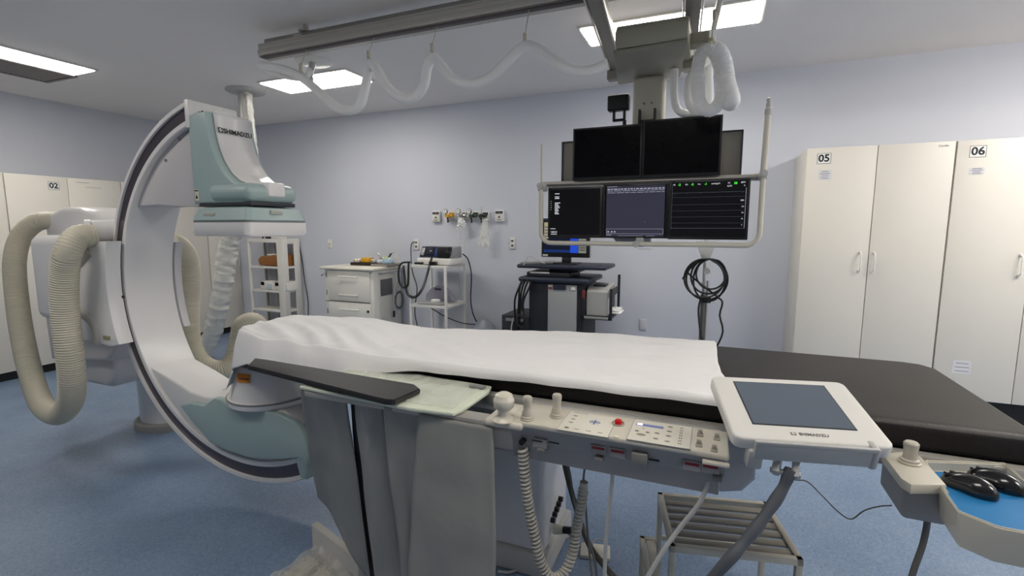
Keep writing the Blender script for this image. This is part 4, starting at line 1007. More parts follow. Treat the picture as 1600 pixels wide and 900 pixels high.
# ------------------------------------------------------------------ back wall furniture
# white metal rack in the corner
RX0, RX1, RYF, RYB, RZ = -5.99, -5.335, 4.87, 5.16, 1.395
t = thing('shelf_rack', 'white metal shelf rack in the corner behind the detector', 'shelf rack', ((RX0+RX1)/2, 5.0, 0))
for (x0, x1, y0, y1) in ((RX0, RX0+.03, RYF, RYF+.03), (RX1-.03, RX1, RYF, RYF+.03), (RX0, RX0+.03, RYB-.03, RYB), (RX1-.03, RX1, RYB-.03, RYB)):
    B().box(x0, x1, y0, y1, 0, RZ, .003).build('post', PAINT, t)
f = B(); f.box(RX1-.11, RX1+.002, RYF-.003, RYF+.012, .1, RZ+.001, .002); f.box(RX0+.001, RX1-.1, RYF-.002, RYF+.012, RZ-.05, RZ+.002, .002); f.build('front_trim', PAINT, t)
f = B(); f.box(RX1-.012, RX1+.003, RYF+.079, RYB-.099, RZ-.07, RZ+.001, .001); f.box(RX1-.012, RX1+.003, RYF+.001, RYF+.08, .1, RZ+.001, .001); f.box(RX1-.012, RX1+.003, RYB-.10, RYB+.001, .1, RZ+.001, .001); f.build('side_trim', PAINT, t)
for z in (.12, .42, .69, 1.02, RZ-.012): B().box(RX0+.004, RX1-.004, RYF+.004 if z < 1.3 else RYF+.014, RYB-.004, z-.03, z, .003).build('shelf', PAINT, t)
f = B(); f.box(RX0+.20, RX0+.235, RYB-.012, RYB, .1, RZ, .0); f.box(RX0+.02, RX0+.05, RYB-.045, RYB-.03, .1, RZ, 0); f.build('rear_strip', mat('taupe_strip', (150, 146, 134), .6), t)
t = thing('cardboard_bundle', 'brown cardboard bundle lying on the rack shelf', 'box', (-5.62, 5.02, 1.02))
f = B(); f.prism([(-5.82, 1.03), (-5.84, 1.11), (-5.78, 1.155), (-5.62, 1.16), (-5.57, 1.175), (-5.39, 1.175), (-5.39, 1.03)], 'y', 4.90, 5.12, .012, 3); f.build('bundle', mat('brown_cardboard', (150, 98, 50), .75, var=.1), t)
f = B(); f.box(-5.7, -5.5, 4.93, 5.1, 1.165, 1.185, .006); f.build('white_packet', PAPER, t)
def ventil(x, label):
    t = thing('bedside_device', label, 'medical device', (x, 4.98, .692), 0, 'small devices on the rack')
    f = B(); f.prism([(x-.12, .692), (x-.115, .77), (x-.09, .81), (x+.09, .82), (x+.115, .79), (x+.12, .692)], 'y', 4.89, 5.08, .015, 3); f.build('housing', WHITE, t)
    f = B(); f.box(x-.095, x-.035, 4.884, 4.892, .755, .80, .002); f.build('display', SCREEN, t)
    f = B(); f.prism([(x-.0, .70), (x+.115, .70), (x+.11, .775), (x+.03, .78)], 'y', 4.882, 4.892, .002); f.build('side_panel', mat('pale_blue_plastic', (184, 200, 206), .4), t)
    f = B(); P = [(x-.02, 5.0, .82), (x+.02, 4.99, .85), (x+.08, 4.99, .84), (x+.11, 5.02, .82)]; f.sweep(spline(P, 6), .007, 8); f.build('carry_handle', GREY, t)
ventil(-5.70, 'small white and blue medical device on the rack, left one')
ventil(-5.435, 'small white and blue medical device on the rack, right one behind the post')
t = thing('flat_device', 'flat black and white device on top of the shelf rack', 'device', (-5.62, 4.97, RZ))
f = B(); f.box(-5.74, -5.58, 4.90, 5.03, RZ+.001, RZ+.028, .008); f.build('black_housing', BLACK, t)
f = B(); f.box(-5.57, -5.44, 4.90, 5.05, RZ+.001, RZ+.03, .006); f.build('white_housing', WHITE, t)
f = B(); f.box(-5.70, -5.67, 4.897, 4.901, RZ+.006, RZ+.022); f.build('label', PAPER, t)
t = tag(cable([(-5.35, 5.172, 1.30), (-5.31, 5.17, 1.1), (-5.28, 5.17, .8), (-5.24, 5.17, .5), (-5.25, 5.16, .2)], .006).build('cable', CHAR), 'thin dark cable on the wall behind the white shelf rack', 'cable')

# drawer cabinet
DX0, DX1, DY0, DY1, DZ = -4.385, -3.655, 4.60, 5.15, 1.045
t = thing('drawer_cabinet', 'white bedside drawer cabinet with worktop against the back wall', 'drawer cabinet', (-4.02, 4.88, 0))
CW = mat('drawer_white', (226, 224, 216), .4)
B().box(DX0, DX1, DY0+.015, DY1, .06, DZ, .006).build('body', CW, t)
B().box(DX0-.045, DX1+.03, DY0-.03, DY1+.02, DZ, DZ+.035, .012, 3).build('worktop', mat('ivory_worktop', (226, 222, 208), .35), t)
zz = [(.80, DZ-.02), (.605, .795), (.36, .565), (.10, .35)]
zz = [(.67, DZ-.01), (.41, .655), (.10, .40)]
for k, (a, b) in enumerate(zz):
    dr = B().box(DX0+.06, DX1-.05, DY0, DY0+.018, a, b, .003).build('drawer', CW, t)
    for zc in ((.965, .745) if k == 0 else (b-.085,)):
        f = B(); P = [(-4.15, DY0, zc), (-4.145, DY0-.022, zc), (-4.0, DY0-.026, zc), (-3.885, DY0-.022, zc), (-3.88, DY0, zc)]; f.sweep([Vector(p) for p in P], .0075, 8); f.build('handle', mat('white_handle', (232, 230, 226), .35), dr)
f = B()
for z in (.658, .405): f.box(DX0+.01, DX1-.05, DY0-.001, DY0+.003, z-.003, z+.003)
f.build('dark_seam', mat('seam_brown', (92, 80, 72), .6), t)
f = B()
for z in (.98, .76, .53): f.box(DX0+.015, DX0+.03, DY0+.01, DY0+.016, z-.03, z+.03, .002)
f.build('hinge', GREY, t)
f = B(); f.cyl((-3.735, DY0-.008, .56), (-3.735, DY0+.01, .56), .016); f.build('lock', DARK, t)
f = B(); f.box(DX1-.09, DX1-.03, DY0+.008, DY0+.0155, DZ-.03, DZ-.022); f.build('small_label', GREY, t)
f = B(); f.box(DX1, DX1+.004, 4.74, 4.97, .73, .93, .001); f.build('side_vent', mat('side_panel_grey', (104, 102, 104), .6), t)
f = B(); f.cyl((DX1+.03, 4.70, 1.005), (DX1+.03, 5.13, 1.01), .008); f.cyl((DX1, 4.72, 1.005), (DX1+.04, 4.72, 1.005), .012); f.cyl((DX1, 5.1, 1.01), (DX1+.04, 5.1, 1.01), .012)
f.cyl((DX0-.045, 4.62, .975), (DX0-.005, 4.62, .985), .005); f.sph((DX0-.05, 4.62, .97), .014); f.build('towel_bar', STEEL, t)
# top items
f = None
T1 = DZ+.036
t = thing('instrument_case', 'flat black case on the left of the drawer cabinet top', 'case', (-4.0, 4.98, T1)); B().box(-4.20, -3.86, 4.86, 5.10, T1, T1+.035, .006).build('case', mat('black_case', (34, 26, 24), .5), t)
t = thing('yellow_box', 'small yellow box standing on the black case', 'box', (-4.0, 4.95, T1+.036)); B().box(-4.065, -3.945, 4.90, 5.0, T1+.036, T1+.092, .004).build('box', YEL, t)
t = thing('white_box', 'small white box left of the yellow box on the cabinet', 'box', (-4.15, 4.95, T1+.036)); B().box(-4.19, -4.10, 4.91, 5.0, T1+.036, T1+.074, .003).build('box', PAPER, t)
f = B(); f.box(-4.185, -4.165, 4.908, 4.911, T1+.045, T1+.065); f.box(-4.135, -4.12, 4.908, 4.911, T1+.045, T1+.065); f.build('label', YEL, t)
t = thing('white_box', 'small white box right of the yellow box on the cabinet', 'box', (-3.915, 4.97, T1+.036)); B().box(-3.935, -3.895, 4.93, 5.0, T1+.036, T1+.075, .003).build('box', PAPER, t)
f = B(); f.cyl((-3.915, 4.925, T1+.055), (-3.915, 4.931, T1+.055), .010); f.build('label', REDINK, t)
t = thing('metal_tray', 'shallow steel tray with supplies on the drawer cabinet', 'tray', (-3.72, 4.95, T1))
f = B(); f.box(-3.85, -3.60, 4.82, 5.10, T1, T1+.004, .001)
for a in ((-3.85, -3.845, 4.82, 5.10), (-3.605, -3.60, 4.82, 5.10), (-3.85, -3.60, 4.82, 4.825), (-3.85, -3.60, 5.095, 5.10)): f.box(*a, T1, T1+.028, .001)
f.build('tray', mat('dull_steel', (168, 164, 156), .35, .7), t)
t = thing('laryngoscope', 'steel curved instrument sticking up from the tray, left one', 'instrument', (-3.80, 4.95, T1+.005), 0, 'instruments in the tray')
f = B(); f.sweep(spline([(-3.84, 4.95, T1+.15), (-3.81, 4.95, T1+.12), (-3.80, 4.95, T1+.09), (-3.77, 4.95, T1+.10), (-3.74, 4.95, T1+.07), (-3.80, 4.95, T1+.04)], 8), .012, 10); f.build('blade', STEEL, t)
t = thing('laryngoscope', 'dark handled instrument leaning in the tray, right one', 'instrument', (-3.70, 4.97, T1+.005), 0, 'instruments in the tray')
f = B(); f.cyl((-3.75, 4.95, T1+.01), (-3.67, 4.99, T1+.15), .012); f.build('handle', mat('gunmetal', (70, 74, 84), .35, .5), t); f = B(); f.cyl((-3.69, 4.98, T1+.15), (-3.64, 5.0, T1+.165), .01); f.build('blade', STEEL, t)
t = thing('supply_bag', 'blue and green plastic bag of supplies in the tray', 'bag', (-3.68, 4.95, T1+.006))
def lump(c, r, sc, m, name, par, sd=0, am=.25):
    b = B(); t_ = bmesh.new(); bmesh.ops.create_icosphere(t_, subdivisions=4, radius=1)
    for v in t_.verts:
        nn_ = 1+am*noise.noise(v.co*2.3+Vector((sd, 0, 0)))+am*.4*noise.noise(v.co*6+Vector((sd, 3, 0)))
        v.co = Vector((v.co.x*sc[0]*nn_, v.co.y*sc[1]*nn_, max(v.co.z, -.6)*sc[2]*nn_))*r+Vector(c)
    b._add(t_); return b.build(name, m, par)
lump((-3.68, 4.93, T1+.05), .058, (1.2, 1, .8), mat('pale_blue_film', (172, 196, 214), .25, var=.3, scale=30), 'bag', t, 1)
lump((-3.72, 4.96, T1+.09), .035, (1.6, 1, .4), mat('lime_film', (188, 206, 90), .4), 'green_top', t, 2)
lump((-3.77, 4.90, T1+.05), .035, (1.2, 1, .7), mat('white_blue_film', (206, 214, 220), .35), 'white_packet', t, 3)
t = thing('spray_bottle', 'small white bottle standing at the back right of the cabinet top', 'bottle', (-3.64, 5.06, T1)); B().lathe([(.018, 0), (.02, .005), (.02, .09), (.012, .11), (.008, .12), (.008, .15), (.004, .155)], (-3.64, 5.06, T1), 16).build('bottle', WHITE, t)
t = thing('tubing_coil', 'coiled grey blood pressure tubing hanging from the cabinet side bar', 'medical tubing', (-3.60, 5.0, .6))
f = B(); P = []
for k in range(46):
    a = k*.42; P.append((-3.60, 5.03+.085*math.cos(a), .66+.10*math.sin(a)-.0005*k))
f.sweep(spline(P, 3), .010, 8); f.build('coil', mat('slate_tube', (96, 98, 108), .5), t)
for k in range(3):
    f = B(); f.sweep(spline([(-3.60, 4.98+.03*k, 1.0), (-3.59, 4.95+.05*k, .88), (-3.6, 4.93+.03*k, .74), (-3.6, 4.92+.02*k, .55-.03*k)], 6), .006, 8); f.build('tube', mat('pale_tube', (186, 188, 192), .4), t)
f = B(); f.box(-3.61, -3.59, 4.90, 4.93, .45, .53, .006); f.build('clip', DARK, t)

# defibrillator cart
FX0, FX1, FY0, FY1 = -3.17, -2.71, 4.65, 5.10
ZT = 1.13
t = thing('trolley', 'white tubular metal trolley holding the defibrillator', 'trolley', (-2.94, 4.88, 0))
for x in (FX0, FX1):
    for y in (FY0, FY1):
        B().box(x-.013, x+.013, y-.013, y+.013, .04, ZT, .003).build('leg', PAINT, t)
for z in (.30, .68, ZT):
    f = B(); f.box(FX0, FX1, FY0, FY1, z-.022, z-.008, .002); f.box(FX0, FX1, FY0-.012, FY0+.012, z-.03, z, .003); f.box(FX0, FX1, FY1-.012, FY1+.012, z-.03, z, .003); f.box(FX0-.012, FX0+.012, FY0, FY1, z-.03, z, .003); f.box(FX1-.012, FX1+.012, FY0, FY1, z-.03, z, .003)
    f.build('shelf', PAINT, t)
for x in (FX0, FX1):
    for y in (FY0, FY1): B().cyl((x-.01, y, .03), (x+.01, y, .03), .03).build('caster', CHAR, t)
t = dfb = thing('defibrillator', 'white and black defibrillator with blue screen on the metal trolley', 'defibrillator', (-2.9, 4.83, ZT))
f = B(); f.box(-3.11, -2.66, 4.70, 4.98, ZT+.002, ZT+.075, .015, 3); f.build('base', WHITE, t)
f = B(); f.prism([(4.72, ZT+.07), (4.74, ZT+.09), (4.80, ZT+.20), (4.97, ZT+.205), (4.97, ZT+.07)], 'x', -3.10, -2.675, .012, 3); f.build('upper_housing', mat('defib_grey', (150, 150, 152), .45), t)
nrm_ = Vector((0, -.11, .06)).normalized()
def dq(x0, x1, a0, a1, e):   # patch on the sloping face
    p = lambda x, a: Vector((x, 4.74+(4.80-4.74)*a-.006*e, ZT+.09+.11*a+.003*e))
    return [p(x0, a0), p(x1, a0), p(x1, a1), p(x0, a1)]
b_ = B(); b_.quad(dq(-3.09, -2.86, -.05, 1.0, 1)); b_.build('bezel', mat('navy_bezel', (38, 46, 70), .4), t, solid=.004)
b_ = B(); b_.quad(dq(-3.03, -2.90, .10, .92, 2)); b_.build('screen', mat('slate_screen', (40, 44, 56), .25), t, solid=.002)
b_ = B(); b_.quad(dq(-3.08, -3.04, .10, .85, 2)); b_.build('key_strip', LGREY, t, solid=.002)
b_ = B(); b_.quad(dq(-2.90, -2.86, .0, .95, 2)); b_.build('blue_strip', mat('blue_strip', (50, 70, 130), .4), t, solid=.002)
f = B(); f.box(-2.855, -2.70, 4.715, 4.80, ZT+.08, ZT+.205, .012); f.box(-2.74, -2.69, 4.70, 4.75, ZT+.11, ZT+.16, .01); f.build('paddle', BLACK, t)
f = B(); f.box(-3.12, -3.02, 4.66, 4.71, ZT+.003, ZT+.03, .008); f.box(-2.93, -2.84, 4.66, 4.71, ZT+.0, ZT+.04, .006); f.build('connector', BLACK, t)
P = [Vector(p) for p in ((-2.88, 4.66, ZT+.10), (-2.93, 4.62, 1.02), (-2.98, 4.61, .88), (-3.05, 4.61, .79), (-3.12, 4.61, .765), (-3.18, 4.61, .80), (-3.21, 4.61, .90), (-3.22, 4.61, 1.02), (-3.23, 4.62, 1.12))]
helix(P, .013, .0038, .014, 6, 10).build('coiled_cord', CHAR, dfb)
P = [Vector(p) for p in ((-3.15, 4.63, 1.16), (-3.25, 4.62, 1.15), (-3.30, 4.62, 1.08), (-3.30, 4.62, .94), (-3.25, 4.62, .87), (-3.19, 4.62, .89), (-3.175, 4.62, .98), (-3.175, 4.625, 1.08), (-3.17, 4.63, 1.17))]
t = tag(cable(P, .0105, 10).build('cable_loop', CHAR), 'thick black cable loop hanging off the left of the trolley', 'cable')
tag(cable([(-3.445, 5.17, 1.375), (-3.48, 5.15, 1.34), (-3.47, 5.12, 1.2), (-3.44, 5.1, 1.0), (-3.38, 5.1, .8), (-3.42, 5.1, .5), (-3.36, 5.1, .2)], .006).build('cable', CHAR), 'black power cable from the left socket down behind the trolley', 'cable')
tag(cable([(-2.66, 4.96, 1.25), (-2.61, 5.0, 1.18), (-2.58, 5.02, 1.0), (-2.59, 5.02, .7), (-2.55, 5.03, .5), (-2.42, 5.05, .3)], .007).build('cable', CHAR), 'black cable falling down the right side of the trolley', 'cable')
tag(cable([(-3.1, 4.75, .66), (-3.0, 4.78, .63), (-2.8, 4.8, .53), (-2.6, 4.82, .47), (-2.45, 4.85, .46)], .006).build('cable', CHAR), 'black cable slanting below the lower trolley shelf', 'cable')
t = thing('medical_device', 'grey rounded plastic device standing on the lower trolley shelf', 'medical device', (-3.0, 4.95, .68))
f = B(); f.prism([(-3.16, .685), (-3.15, .76), (-3.08, .83), (-2.98, .875), (-2.88, .86), (-2.83, .80), (-2.78, .72), (-2.74, .685)], 'y', 4.93, 4.98, .015, 3); f.build('shell', mat('lavender_grey_plastic', (150, 148, 164), .45), t)
f = B(); f.box(-3.02, -2.93, 4.924, 4.931, .815, .838, .003); f.build('grip', DARK, t)
t = tag(B().box(-3.10, -2.80, 4.68, 4.86, .681, .70, .003, M=None).build('folder', mat('grey_folder', (170, 170, 172), .5)), 'grey folder lying on the lower trolley shelf', 'folder')
t = tag(B().lathe([(.05, 0), (.055, .005), (.055, .02), (.05, .026), (.0, .028)], (-2.92, 4.78, .701), 20).build('tape_roll', PAPER), 'white round dish on the grey folder', 'dish')

# workstation
WX = -1.39
t = thing('workstation_trolley', 'dark navy workstation trolley with grey door under the hanging monitors', 'trolley', (WX, 4.7, 0))
f = B(); f.box(-1.68, -1.12, 4.52, 5.05, .08, 1.015, .01); f.build('cabinet_body', mat('near_black_panel', (36, 38, 44), .5), t)
f = B(); f.box(-1.475, -1.185, 4.495, 4.52, .12, 1.0, .008); f.build('front_door', mat('silver_grey_door', (156, 158, 158), .45), t)
f = B(); f.box(-1.42, -1.29, 4.488, 4.497, .95, 1.0, .002); f.build('door_notch', NAVY, t)
f = B(); f.box(-1.465, -1.43, 4.489, 4.496, .955, .972, 0); f.build('red_label', REDINK, t)
f = B(); f.box(-1.465, -1.43, 4.4895, 4.496, .978, .986, 0); f.box(-1.24, -1.20, 4.489, 4.496, .955, .985, 0); f.build('white_label', PAPER, t)
f = B(); f.box(-1.78, -1.06, 4.47, 5.08, 1.015, 1.065, .022, 3); f.build('top_board', NAVY, t)
f = B(); f.box(-1.70, -1.26, 4.50, 4.92, 1.066, 1.115, .01); f.build('keyboard_drawer', mat('drawer_dark', (30, 32, 38), .45), t)
f = B(); f.box(-1.66, -1.46, 4.494, 4.501, 1.10, 1.118, .003); f.build('drawer_slots', LGREY, t)
f = B(); f.box(-1.80, -.905, 4.48, 4.95, 1.15, 1.19, .018, 3); f.box(-1.5, -1.2, 4.6, 4.9, 1.11, 1.155, .01); f.build('desk_shelf', NAVY, t)
f = B(); f.cyl((-.99, 4.58, 1.191), (-.99, 4.58, 1.194), .03); f.build('cup_recess', CHAR, t)
for x in (-1.62, -1.18):
    for y in (4.56, 5.0): B().cyl((x-.02, y, .04), (x+.02, y, .04), .04).build('caster', CHAR, t)
f = B(); f.box(-1.98, -1.68, 4.52, 5.0, .10, .66, .01); f.box(-2.08, -1.9, 4.5, 4.8, .38, .44, .01); f.build('side_box', mat('near_black_panel', (36, 38, 44), .5), t)
f = B(); f.box(-1.93, -1.72, 4.512, 4.521, .60, .63, .002); f.build('side_ports', GREY, t)
f = B(); f.box(-1.13, -.86, 4.50, 4.92, .68, .715, .003); f.box(-.87, -.845, 4.50, 4.515, .68, .98, .002); f.box(-.87, -.845, 4.90, 4.915, .68, 1.08, .002); f.box(-.866, -.858, 4.51, 4.91, .90, .97, .001); f.box(-1.13, -1.10, 4.5, 4.51, .65, .9, .002)
f.build('printer_shelf', mat('shelf_dark_metal', (50, 52, 56), .45, .4), t)
f = B(); f.box(-1.11, -.88, 4.494, 4.501, .688, .71, .001); f.build('shelf_label', mat('aged_label', (150, 152, 146), .6), t)
f = B(); f.box(-1.13, -1.10, 4.485, 4.5, .88, .96, .004); f.build('red_cable', mat('dull_red', (120, 50, 46), .6), t)
for k, (x, y, l) in enumerate(((-1.76, 4.47, .54), (-1.74, 4.49, .6), (-1.70, 4.46, .34), (-1.78, 4.5, .55), (-1.66, 4.46, .5))):
    f = B(); f.sweep(spline([(x+.04, y, 1.04), (x, y, .95), (x-.01-.012*k, y, .8), (x-.03, y, 1.06-l)], 6), .010, 8); f.build('hanging_cable', CHAR, t)
f = B(); f.sweep(spline([(-1.72, 4.45, .55), (-1.78, 4.44, .60), (-1.76, 4.45, .68), (-1.70, 4.45, .64), (-1.74, 4.46, .58)], 6), .012, 8); f.build('cable_knot', CHAR, t)
f = B(); f.sweep(spline([(-1.84, 4.50, .64), (-1.86, 4.49, .5), (-1.85, 4.49, .2)], 6), .008, 8); f.sweep(spline([(-1.72, 4.47, 1.18), (-1.66, 4.46, 1.27), (-1.58, 4.47, 1.24), (-1.5, 4.48, 1.2)], 6), .005, 8); f.build('grey_cable', LGREY, t)
t = thing('printer', 'small light grey printer on the dark side shelf of the workstation', 'printer', (-.98, 4.7, .716))
f = B(); f.prism([(4.53, .718), (4.53, .94), (4.60, .985), (4.86, 1.0), (4.88, .96), (4.88, .718)], 'x', -1.10, -.89, .012, 3); f.build('housing', mat('printer_grey', (176, 176, 172), .45), t)
f = B(); f.box(-1.05, -.93, 4.60, 4.74, .985, 1.004, .004); f.build('output_tray', DARK, t)
f = B(); f.box(-.90, -.885, 4.60, 4.85, .76, .93, .004); f.build('side_recess', DARK, t)
f = B(); f.box(-.89, -.80, 4.6, 4.8, .755, .77, .003); f.box(-.89, -.78, 4.58, 4.8, .735, .745, .003); f.build('paper_tray', PAPER, t)
t = thing('computer_monitor', 'black computer monitor on the workstation shelf partly behind the hanging screens', 'monitor', (-1.33, 4.7, 1.19))
mz = 1.255
f = B(); f.box(-1.60, -1.11, 4.66, 4.71, mz, 1.64, .006); f.build('housing', BLACK, t)
f = B(); f.box(-1.575, -1.135, 4.657, 4.661, mz+.045, 1.625); f.build('screen', emat('monitor_navy', (18, 24, 46), .5), t)
f = B(); f.box(-1.30, -1.22, 4.655, 4.6575, 1.30, 1.44); f.build('screen_blue_panel', emat('panel_blue', (30, 70, 190), .8), t)
f = B(); f.box(-1.215, -1.14, 4.655, 4.6575, 1.30, 1.44); f.build('screen_beige_panel', emat('panel_beige', (150, 148, 130), .5), t)
f = B()
for k in range(5): f.box(-1.208, -1.147, 4.653, 4.6552, 1.325+k*.022, 1.333+k*.022)
f.build('panel_rows', emat('panel_dark', (40, 40, 60), .4), t)
f = B(); f.box(-1.57, -1.525, 4.655, 4.6575, 1.44, 1.60); f.build('screen_side_list', emat('panel_list', (190, 180, 140), .5), t)
f = B()
for k in range(4): f.box(-1.565, -1.53, 4.653, 4.6555, 1.455+k*.03, 1.470+k*.03)
f.build('list_rows', emat('panel_rows_grey', (120, 120, 140), .5), t)
f = B(); f.box(-1.575, -1.135, 4.656, 4.6582, 1.303, 1.33); f.build('screen_blue_band', emat('band_blue', (24, 50, 110), .6), t)
f = B(); f.box(-1.39, -1.30, 4.67, 4.72, 1.20, 1.26, .008); f.box(-1.46, -1.22, 4.6, 4.8, 1.19, 1.203, .005); f.build('stand', BLACK, t)
f = B(); f.box(-1.585, -1.53, 4.655, 4.661, mz+.01, mz+.028); f.build('sticker', LGREY, t)
t = thing('keyboard', 'grey keyboard and cables lying on the workstation shelf, left of the monitor stand', 'keyboard', (-1.6, 4.62, 1.191))
f = B(); f.box(-.19, .14, -.06, .06, 0, .02, .004, M=Matrix.Translation((-1.6, 4.62, 1.192)) @ Matrix.Rotation(.12, 4, 'Z') @ Matrix.Rotation(-.05, 4, 'Y')); f.build('keyboard', GREY, t)

# drip stand with coiled black cable
bx, by = -.055, 4.25
t = thing('drip_stand', 'steel pole stand holding a black cable coil in front of the back wall', 'pole stand', (bx, by, 0))
f = B(); f.cyl((bx, by, .06), (bx, by, 1.0), .02); f.build('lower_pole', mat('dull_pole', (122, 118, 112), .35, .7), t)
f = B(); f.cyl((bx+.03, by+.01, .06), (bx+.03, by+.01, 1.12), .012); f.cyl((bx, by, 1.0), (bx, by, 1.75), .013); f.build('upper_pole', mat('pale_pole', (196, 196, 196), .3, .5), t)
f = B(); f.prism([(-.135, 1.44), (.03, 1.44), (-.02, 1.30), (-.08, 1.30)], 'y', by-.04, by-.03, .003); f.build('hanger_plate', LGREY, t)
f = B(); f.cyl((bx+.02, by-.06, 1.20), (bx+.02, by-.03, 1.20), .025); f.build('knob', LGREY, t)
f = B(); f.box(bx-.03, bx+.06, by-.035, by+.02, .94, .99, .006); f.build('clamp', DARK, t)
for k in range(5):
    a = k*2*PI/5; f = B(); f.cyl((bx, by, .07), (bx+.26*math.cos(a), by+.26*math.sin(a), .06), .014); f.build('leg', mat('dull_pole', (122, 118, 112), .35, .7), t); B().cyl((bx+.26*math.cos(a)-.012, by+.26*math.sin(a), .025), (bx+.26*math.cos(a)+.012, by+.26*math.sin(a), .025), .025).build('caster', CHAR, t)
P = []; cx_, cz_ = -.035, 1.165
for k in range(95):
    a = k*2*PI/18+PI/2; q_ = k/18
    rx = (.155, .13, .11, .15, .12, .14)[int(q_) % 6]; rz_ = (.165, .14, .12, .155, .17, .15)[int(q_) % 6]
    dx = (.0, .01, .03, -.02, .02, .0)[int(q_) % 6]
    top_ = cz_+.135
    P.append((cx_+dx+rx*math.cos(a), by-.055-.008*(int(q_) % 4), top_-rz_+rz_*math.sin(a)))
P += [(.05, by-.06, 1.0), (.09, by-.06, .95), (.075, by-.06, .85), (.105, by-.06, .72), (.06, by-.06, .58), (-.02, by-.06, .42)]
tag(B().sweep(spline(P, 3), .0075, 8).build('coiled_cable', CHAR), 'coil of black cable hung on the pole stand', 'cable')
tag(cable([(-.06, by-.07, 1.02), (-.085, by-.07, .9), (-.07, by-.07, .75), (-.05, by-.07, .65), (.0, by-.07, .56), (.01, by-.07, .4)], .0075).build('cable', CHAR), 'black cable running straight down beside the steel pole', 'cable')
tag(cable([(-.14, by-.06, 1.27), (-.18, by-.07, 1.20), (-.205, by-.07, 1.15), (-.215, by-.07, 1.13)], .011).build('cable_plug', CHAR), 'black plug end sticking out at the left of the cable coil', 'plug')

# ------------------------------------------------------------------ wall fittings
WY = YB
def plate_(px, py, w, h, label, holes, name='wall_socket', cat='socket', m=PAINT):
    p = at(px, py, 'y', WY); t = thing(name, label, cat, (p.x, WY, p.z), 0, 'wall plates on the back wall')
    f = B(); f.box(p.x-w/2, p.x+w/2, WY-.012, WY, p.z-h/2, p.z+h/2, .004); f.build('plate', m, t)
    if holes:
        f = B()
        for dz, hw, hh in holes: f.box(p.x-hw, p.x+hw, WY-.0135, WY-.010, p.z+dz-hh, p.z+dz+hh, .001)
        f.build('insert', DARK if m is PAINT else LGREY, t)
    return p, t
plate_(801, 380, .07, .135, 'white double wall socket left of the workstation', [(.027, .014, .010), (-.027, .014, .010)])
plate_(651, 382, .07, .135, 'white double wall socket above the defibrillator', [(.027, .014, .010), (-.027, .014, .010)])
p, t = plate_(516, 381, .07, .115, 'white switch plate on the wall left of the drawer cabinet', None, 'wall_switch', 'switch')
f = B(); f.box(p.x-.012, p.x+.012, WY-.017, WY-.011, p.z-.018, p.z+.012, .002); f.build('rocker', LGREY, t)
plate_(1005, 507, .07, .115, 'blank white wall plate low beside the workstation', None, 'wall_plate', 'wall plate', mat('plate_wall_tone', (204, 206, 214), .5))
for px, py, lb in ((683.5, 338.5, 'white gas alarm box with dark display, left of the gauges'), (782, 337.5, 'white gas alarm box with dark display, right of the gauges')):
    p = at(px, py, 'y', WY); t = thing('gas_alarm', lb, 'alarm box', (p.x, WY, p.z-.06), 0, 'gas alarm boxes')
    f = B(); f.box(p.x-.055, p.x+.055, WY-.04, WY, p.z-.065, p.z+.065, .008); f.build('housing', PAINT, t)
    f = B(); f.box(p.x-.045, p.x+.045, WY-.042, WY-.039, p.z+.025, p.z+.055, .002); f.build('display', DARK, t)
    f = B(); f.text('8.8.8', .022, (p.x, WY-.0425, p.z+.04), (1, 0, 0), (0, 0, 1), depth=.0003); f.box(p.x-.025, p.x+.025, WY-.0415, WY-.0395, p.z-.048, p.z-.038); f.build('markings', GREY, t)
    f = B(); f.prism([(p.x-.016, p.z-.022), (p.x+.016, p.z-.022), (p.x, p.z+.006)], 'y', WY-.0415, WY-.0395); f.build('alarm_symbol', DARK, t)
gp = at(733, 338, 'y', WY)
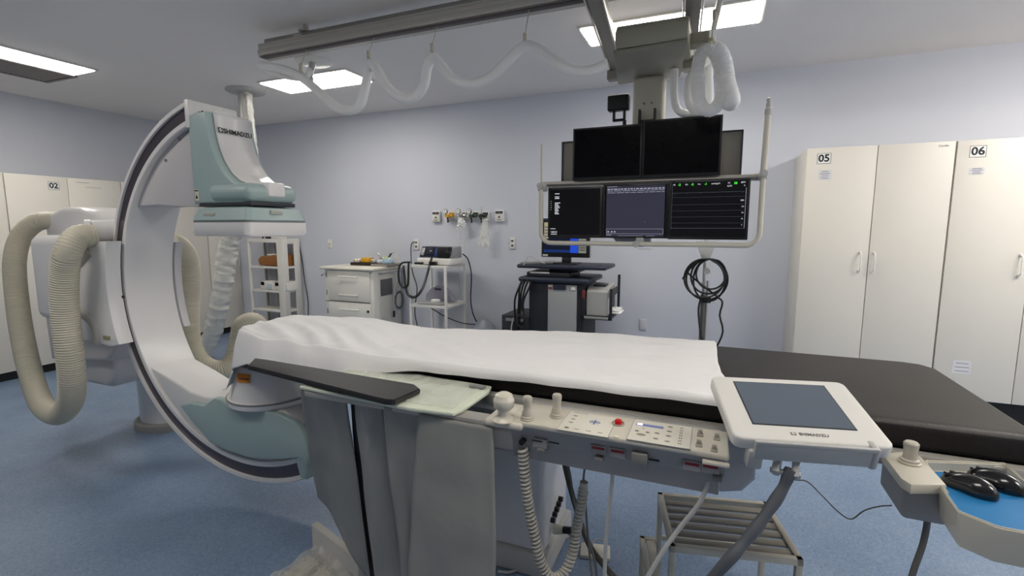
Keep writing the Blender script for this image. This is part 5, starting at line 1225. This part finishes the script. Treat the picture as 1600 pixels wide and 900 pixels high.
for k, (px, w_, m1, lb) in enumerate(((706, .15, YEL, 'yellow medical air gas outlet with round gauge'), (726, .17, mat('outlet_grey', (150, 152, 150), .4), 'grey medical gas outlet with round gauge, second from left'),
        (743, .13, mat('outlet_dark_green', (44, 70, 56), .4), 'green medical oxygen outlet with gauge, third from left'), (758, .15, mat('outlet_black', (40, 42, 46), .4), 'black vacuum outlet at the right of the gauge row'))):
    p = at(px, 337, 'y', WY); z = p.z; t = thing('gas_outlet', lb, 'gas outlet', (p.x, WY, z-.06), 0, 'gas outlets on the wall')
    f = B(); f.box(p.x-w_/2+.01, p.x+w_/2-.01, WY-.02, WY, z-.055, z+.045, .006); f.build('back_plate', PAINT, t)
    f = B(); f.box(p.x-.02, p.x+.045, WY-.03, WY-.018, z+.005, z+.038, .003); f.build('name_plate', m1, t)
    f = B(); f.cyl((p.x-.055, WY-.06, z-.005), (p.x+.045, WY-.06, z-.0), .014, .02); f.cyl((p.x-.01, WY-.10, z-.002), (p.x-.01, WY-.01, z-.002), .02); f.build('valve_body', m1 if k != 1 else STEEL, t)
    if k < 3:
        f = B(); f.cyl((p.x-.035, WY-.105, z+.05), (p.x-.035, WY-.075, z+.05), .030, n=24); f.cyl((p.x-.035, WY-.09, z), (p.x-.035, WY-.09, z+.03), .008); f.build('gauge', STEEL, t)
        f = B(); f.cyl((p.x-.035, WY-.107, z+.05), (p.x-.035, WY-.104, z+.05), .024, n=24); f.build('gauge_face', PAPER, t)
        f = B(); f.box(p.x-.037, p.x-.033, WY-.109, WY-.107, z+.045, z+.068); f.build('needle', INK, t)
    else:
        f = B(); f.cyl((p.x-.01, WY-.08, z), (p.x-.005, WY-.08, z+.11), .008, .004); f.build('spout', STEEL, t)
    f = B(); f.cyl((p.x-.02, WY-.07, z-.02), (p.x-.012, WY-.075, z-.07), .011, .007); f.sph((p.x-.012, WY-.075, z-.07), .013); f.build('nozzle', CHAR, t)
FILM = mat('thin_plastic_film', (232, 234, 226), .12, alpha=.4, bump=.4, bscale=16)
def bag(pts, y, name, label, m, sd):
    q = [at(a, b, 'y', y) for a, b in pts]
    t = thing(name, label, 'plastic bag', q[0])
    b = B(); A_, B_, C_, D_ = q
    b.grid(lambda u, v: (A_*(1-u)*(1-v)+B_*u*(1-v)+C_*u*v+D_*(1-u)*v)+Vector((0, -.03*math.sin(u*PI)*math.sin(v*PI*.9+.1)-.012*noise.noise(Vector((u*5+sd, v*8, 0))), 0)), 20, 30)
    b.build('bag_front', m, t)
    b = B(); b.grid(lambda u, v: (A_*(1-u)*(1-v)+B_*u*(1-v)+C_*u*v+D_*(1-u)*v)+Vector((0, .025*math.sin(u*PI)*math.sin(v*PI*.9+.1), 0)), 12, 16); b.build('bag_back', m, t)
    return t, q
t, q = bag([(716, 340), (724, 340), (730, 353), (713, 361)], WY-.10, 'mask_bag', 'small white plastic pouch hanging below the grey gas outlet', mat('milky_film', (236, 238, 236), .3, alpha=.75), 1)
t, q = bag([(754, 342), (762, 342), (765, 390), (746, 384)], WY-.10, 'suction_bag', 'long clear plastic bag hanging below the right gas outlet', mat('thin_plastic_film', (232, 234, 226), .12, alpha=.4), 2)
f = B(); p = at(755, 384, 'y', WY-.1); f.sweep(spline([(p.x-.05, p.y, p.z+.02), (p.x-.02, p.y, p.z), (p.x+.04, p.y, p.z-.01), (p.x+.05, p.y, p.z+.02), (p.x, p.y, p.z+.02), (p.x-.05, p.y, p.z+.02)], 5), .007, 8); f.build('tube_in_bag', PAPER, t)
for k, (a, b) in enumerate((((719, 360), (716, 400)), ((726, 352), (727, 410)))):
    p = at(*a, 'y', WY-.05); q = at(*b, 'y', WY-.02)
    tag(cable([p, p.lerp(q, .5)+Vector((.01, 0, 0)), q, q+Vector((.02, 0, -.5))], .0035).build('clear_tube', mat('clear_tube', (220, 222, 224), .2, alpha=.6)), ('thin clear tube hanging below the mask pouch, left one', 'thin clear tube hanging below the mask pouch, right one')[k], 'tube')
t = thing('waste_bag', 'translucent grey-blue bag standing on the floor right of the trolley', 'bag', (-2.42, 5.0, 0))
lump((-2.42, 4.99, .24), .24, (.75, .62, 1.0), mat('grey_blue_bag', (176, 184, 196), .3, alpha=.8), 'bag', t, 5, .12)
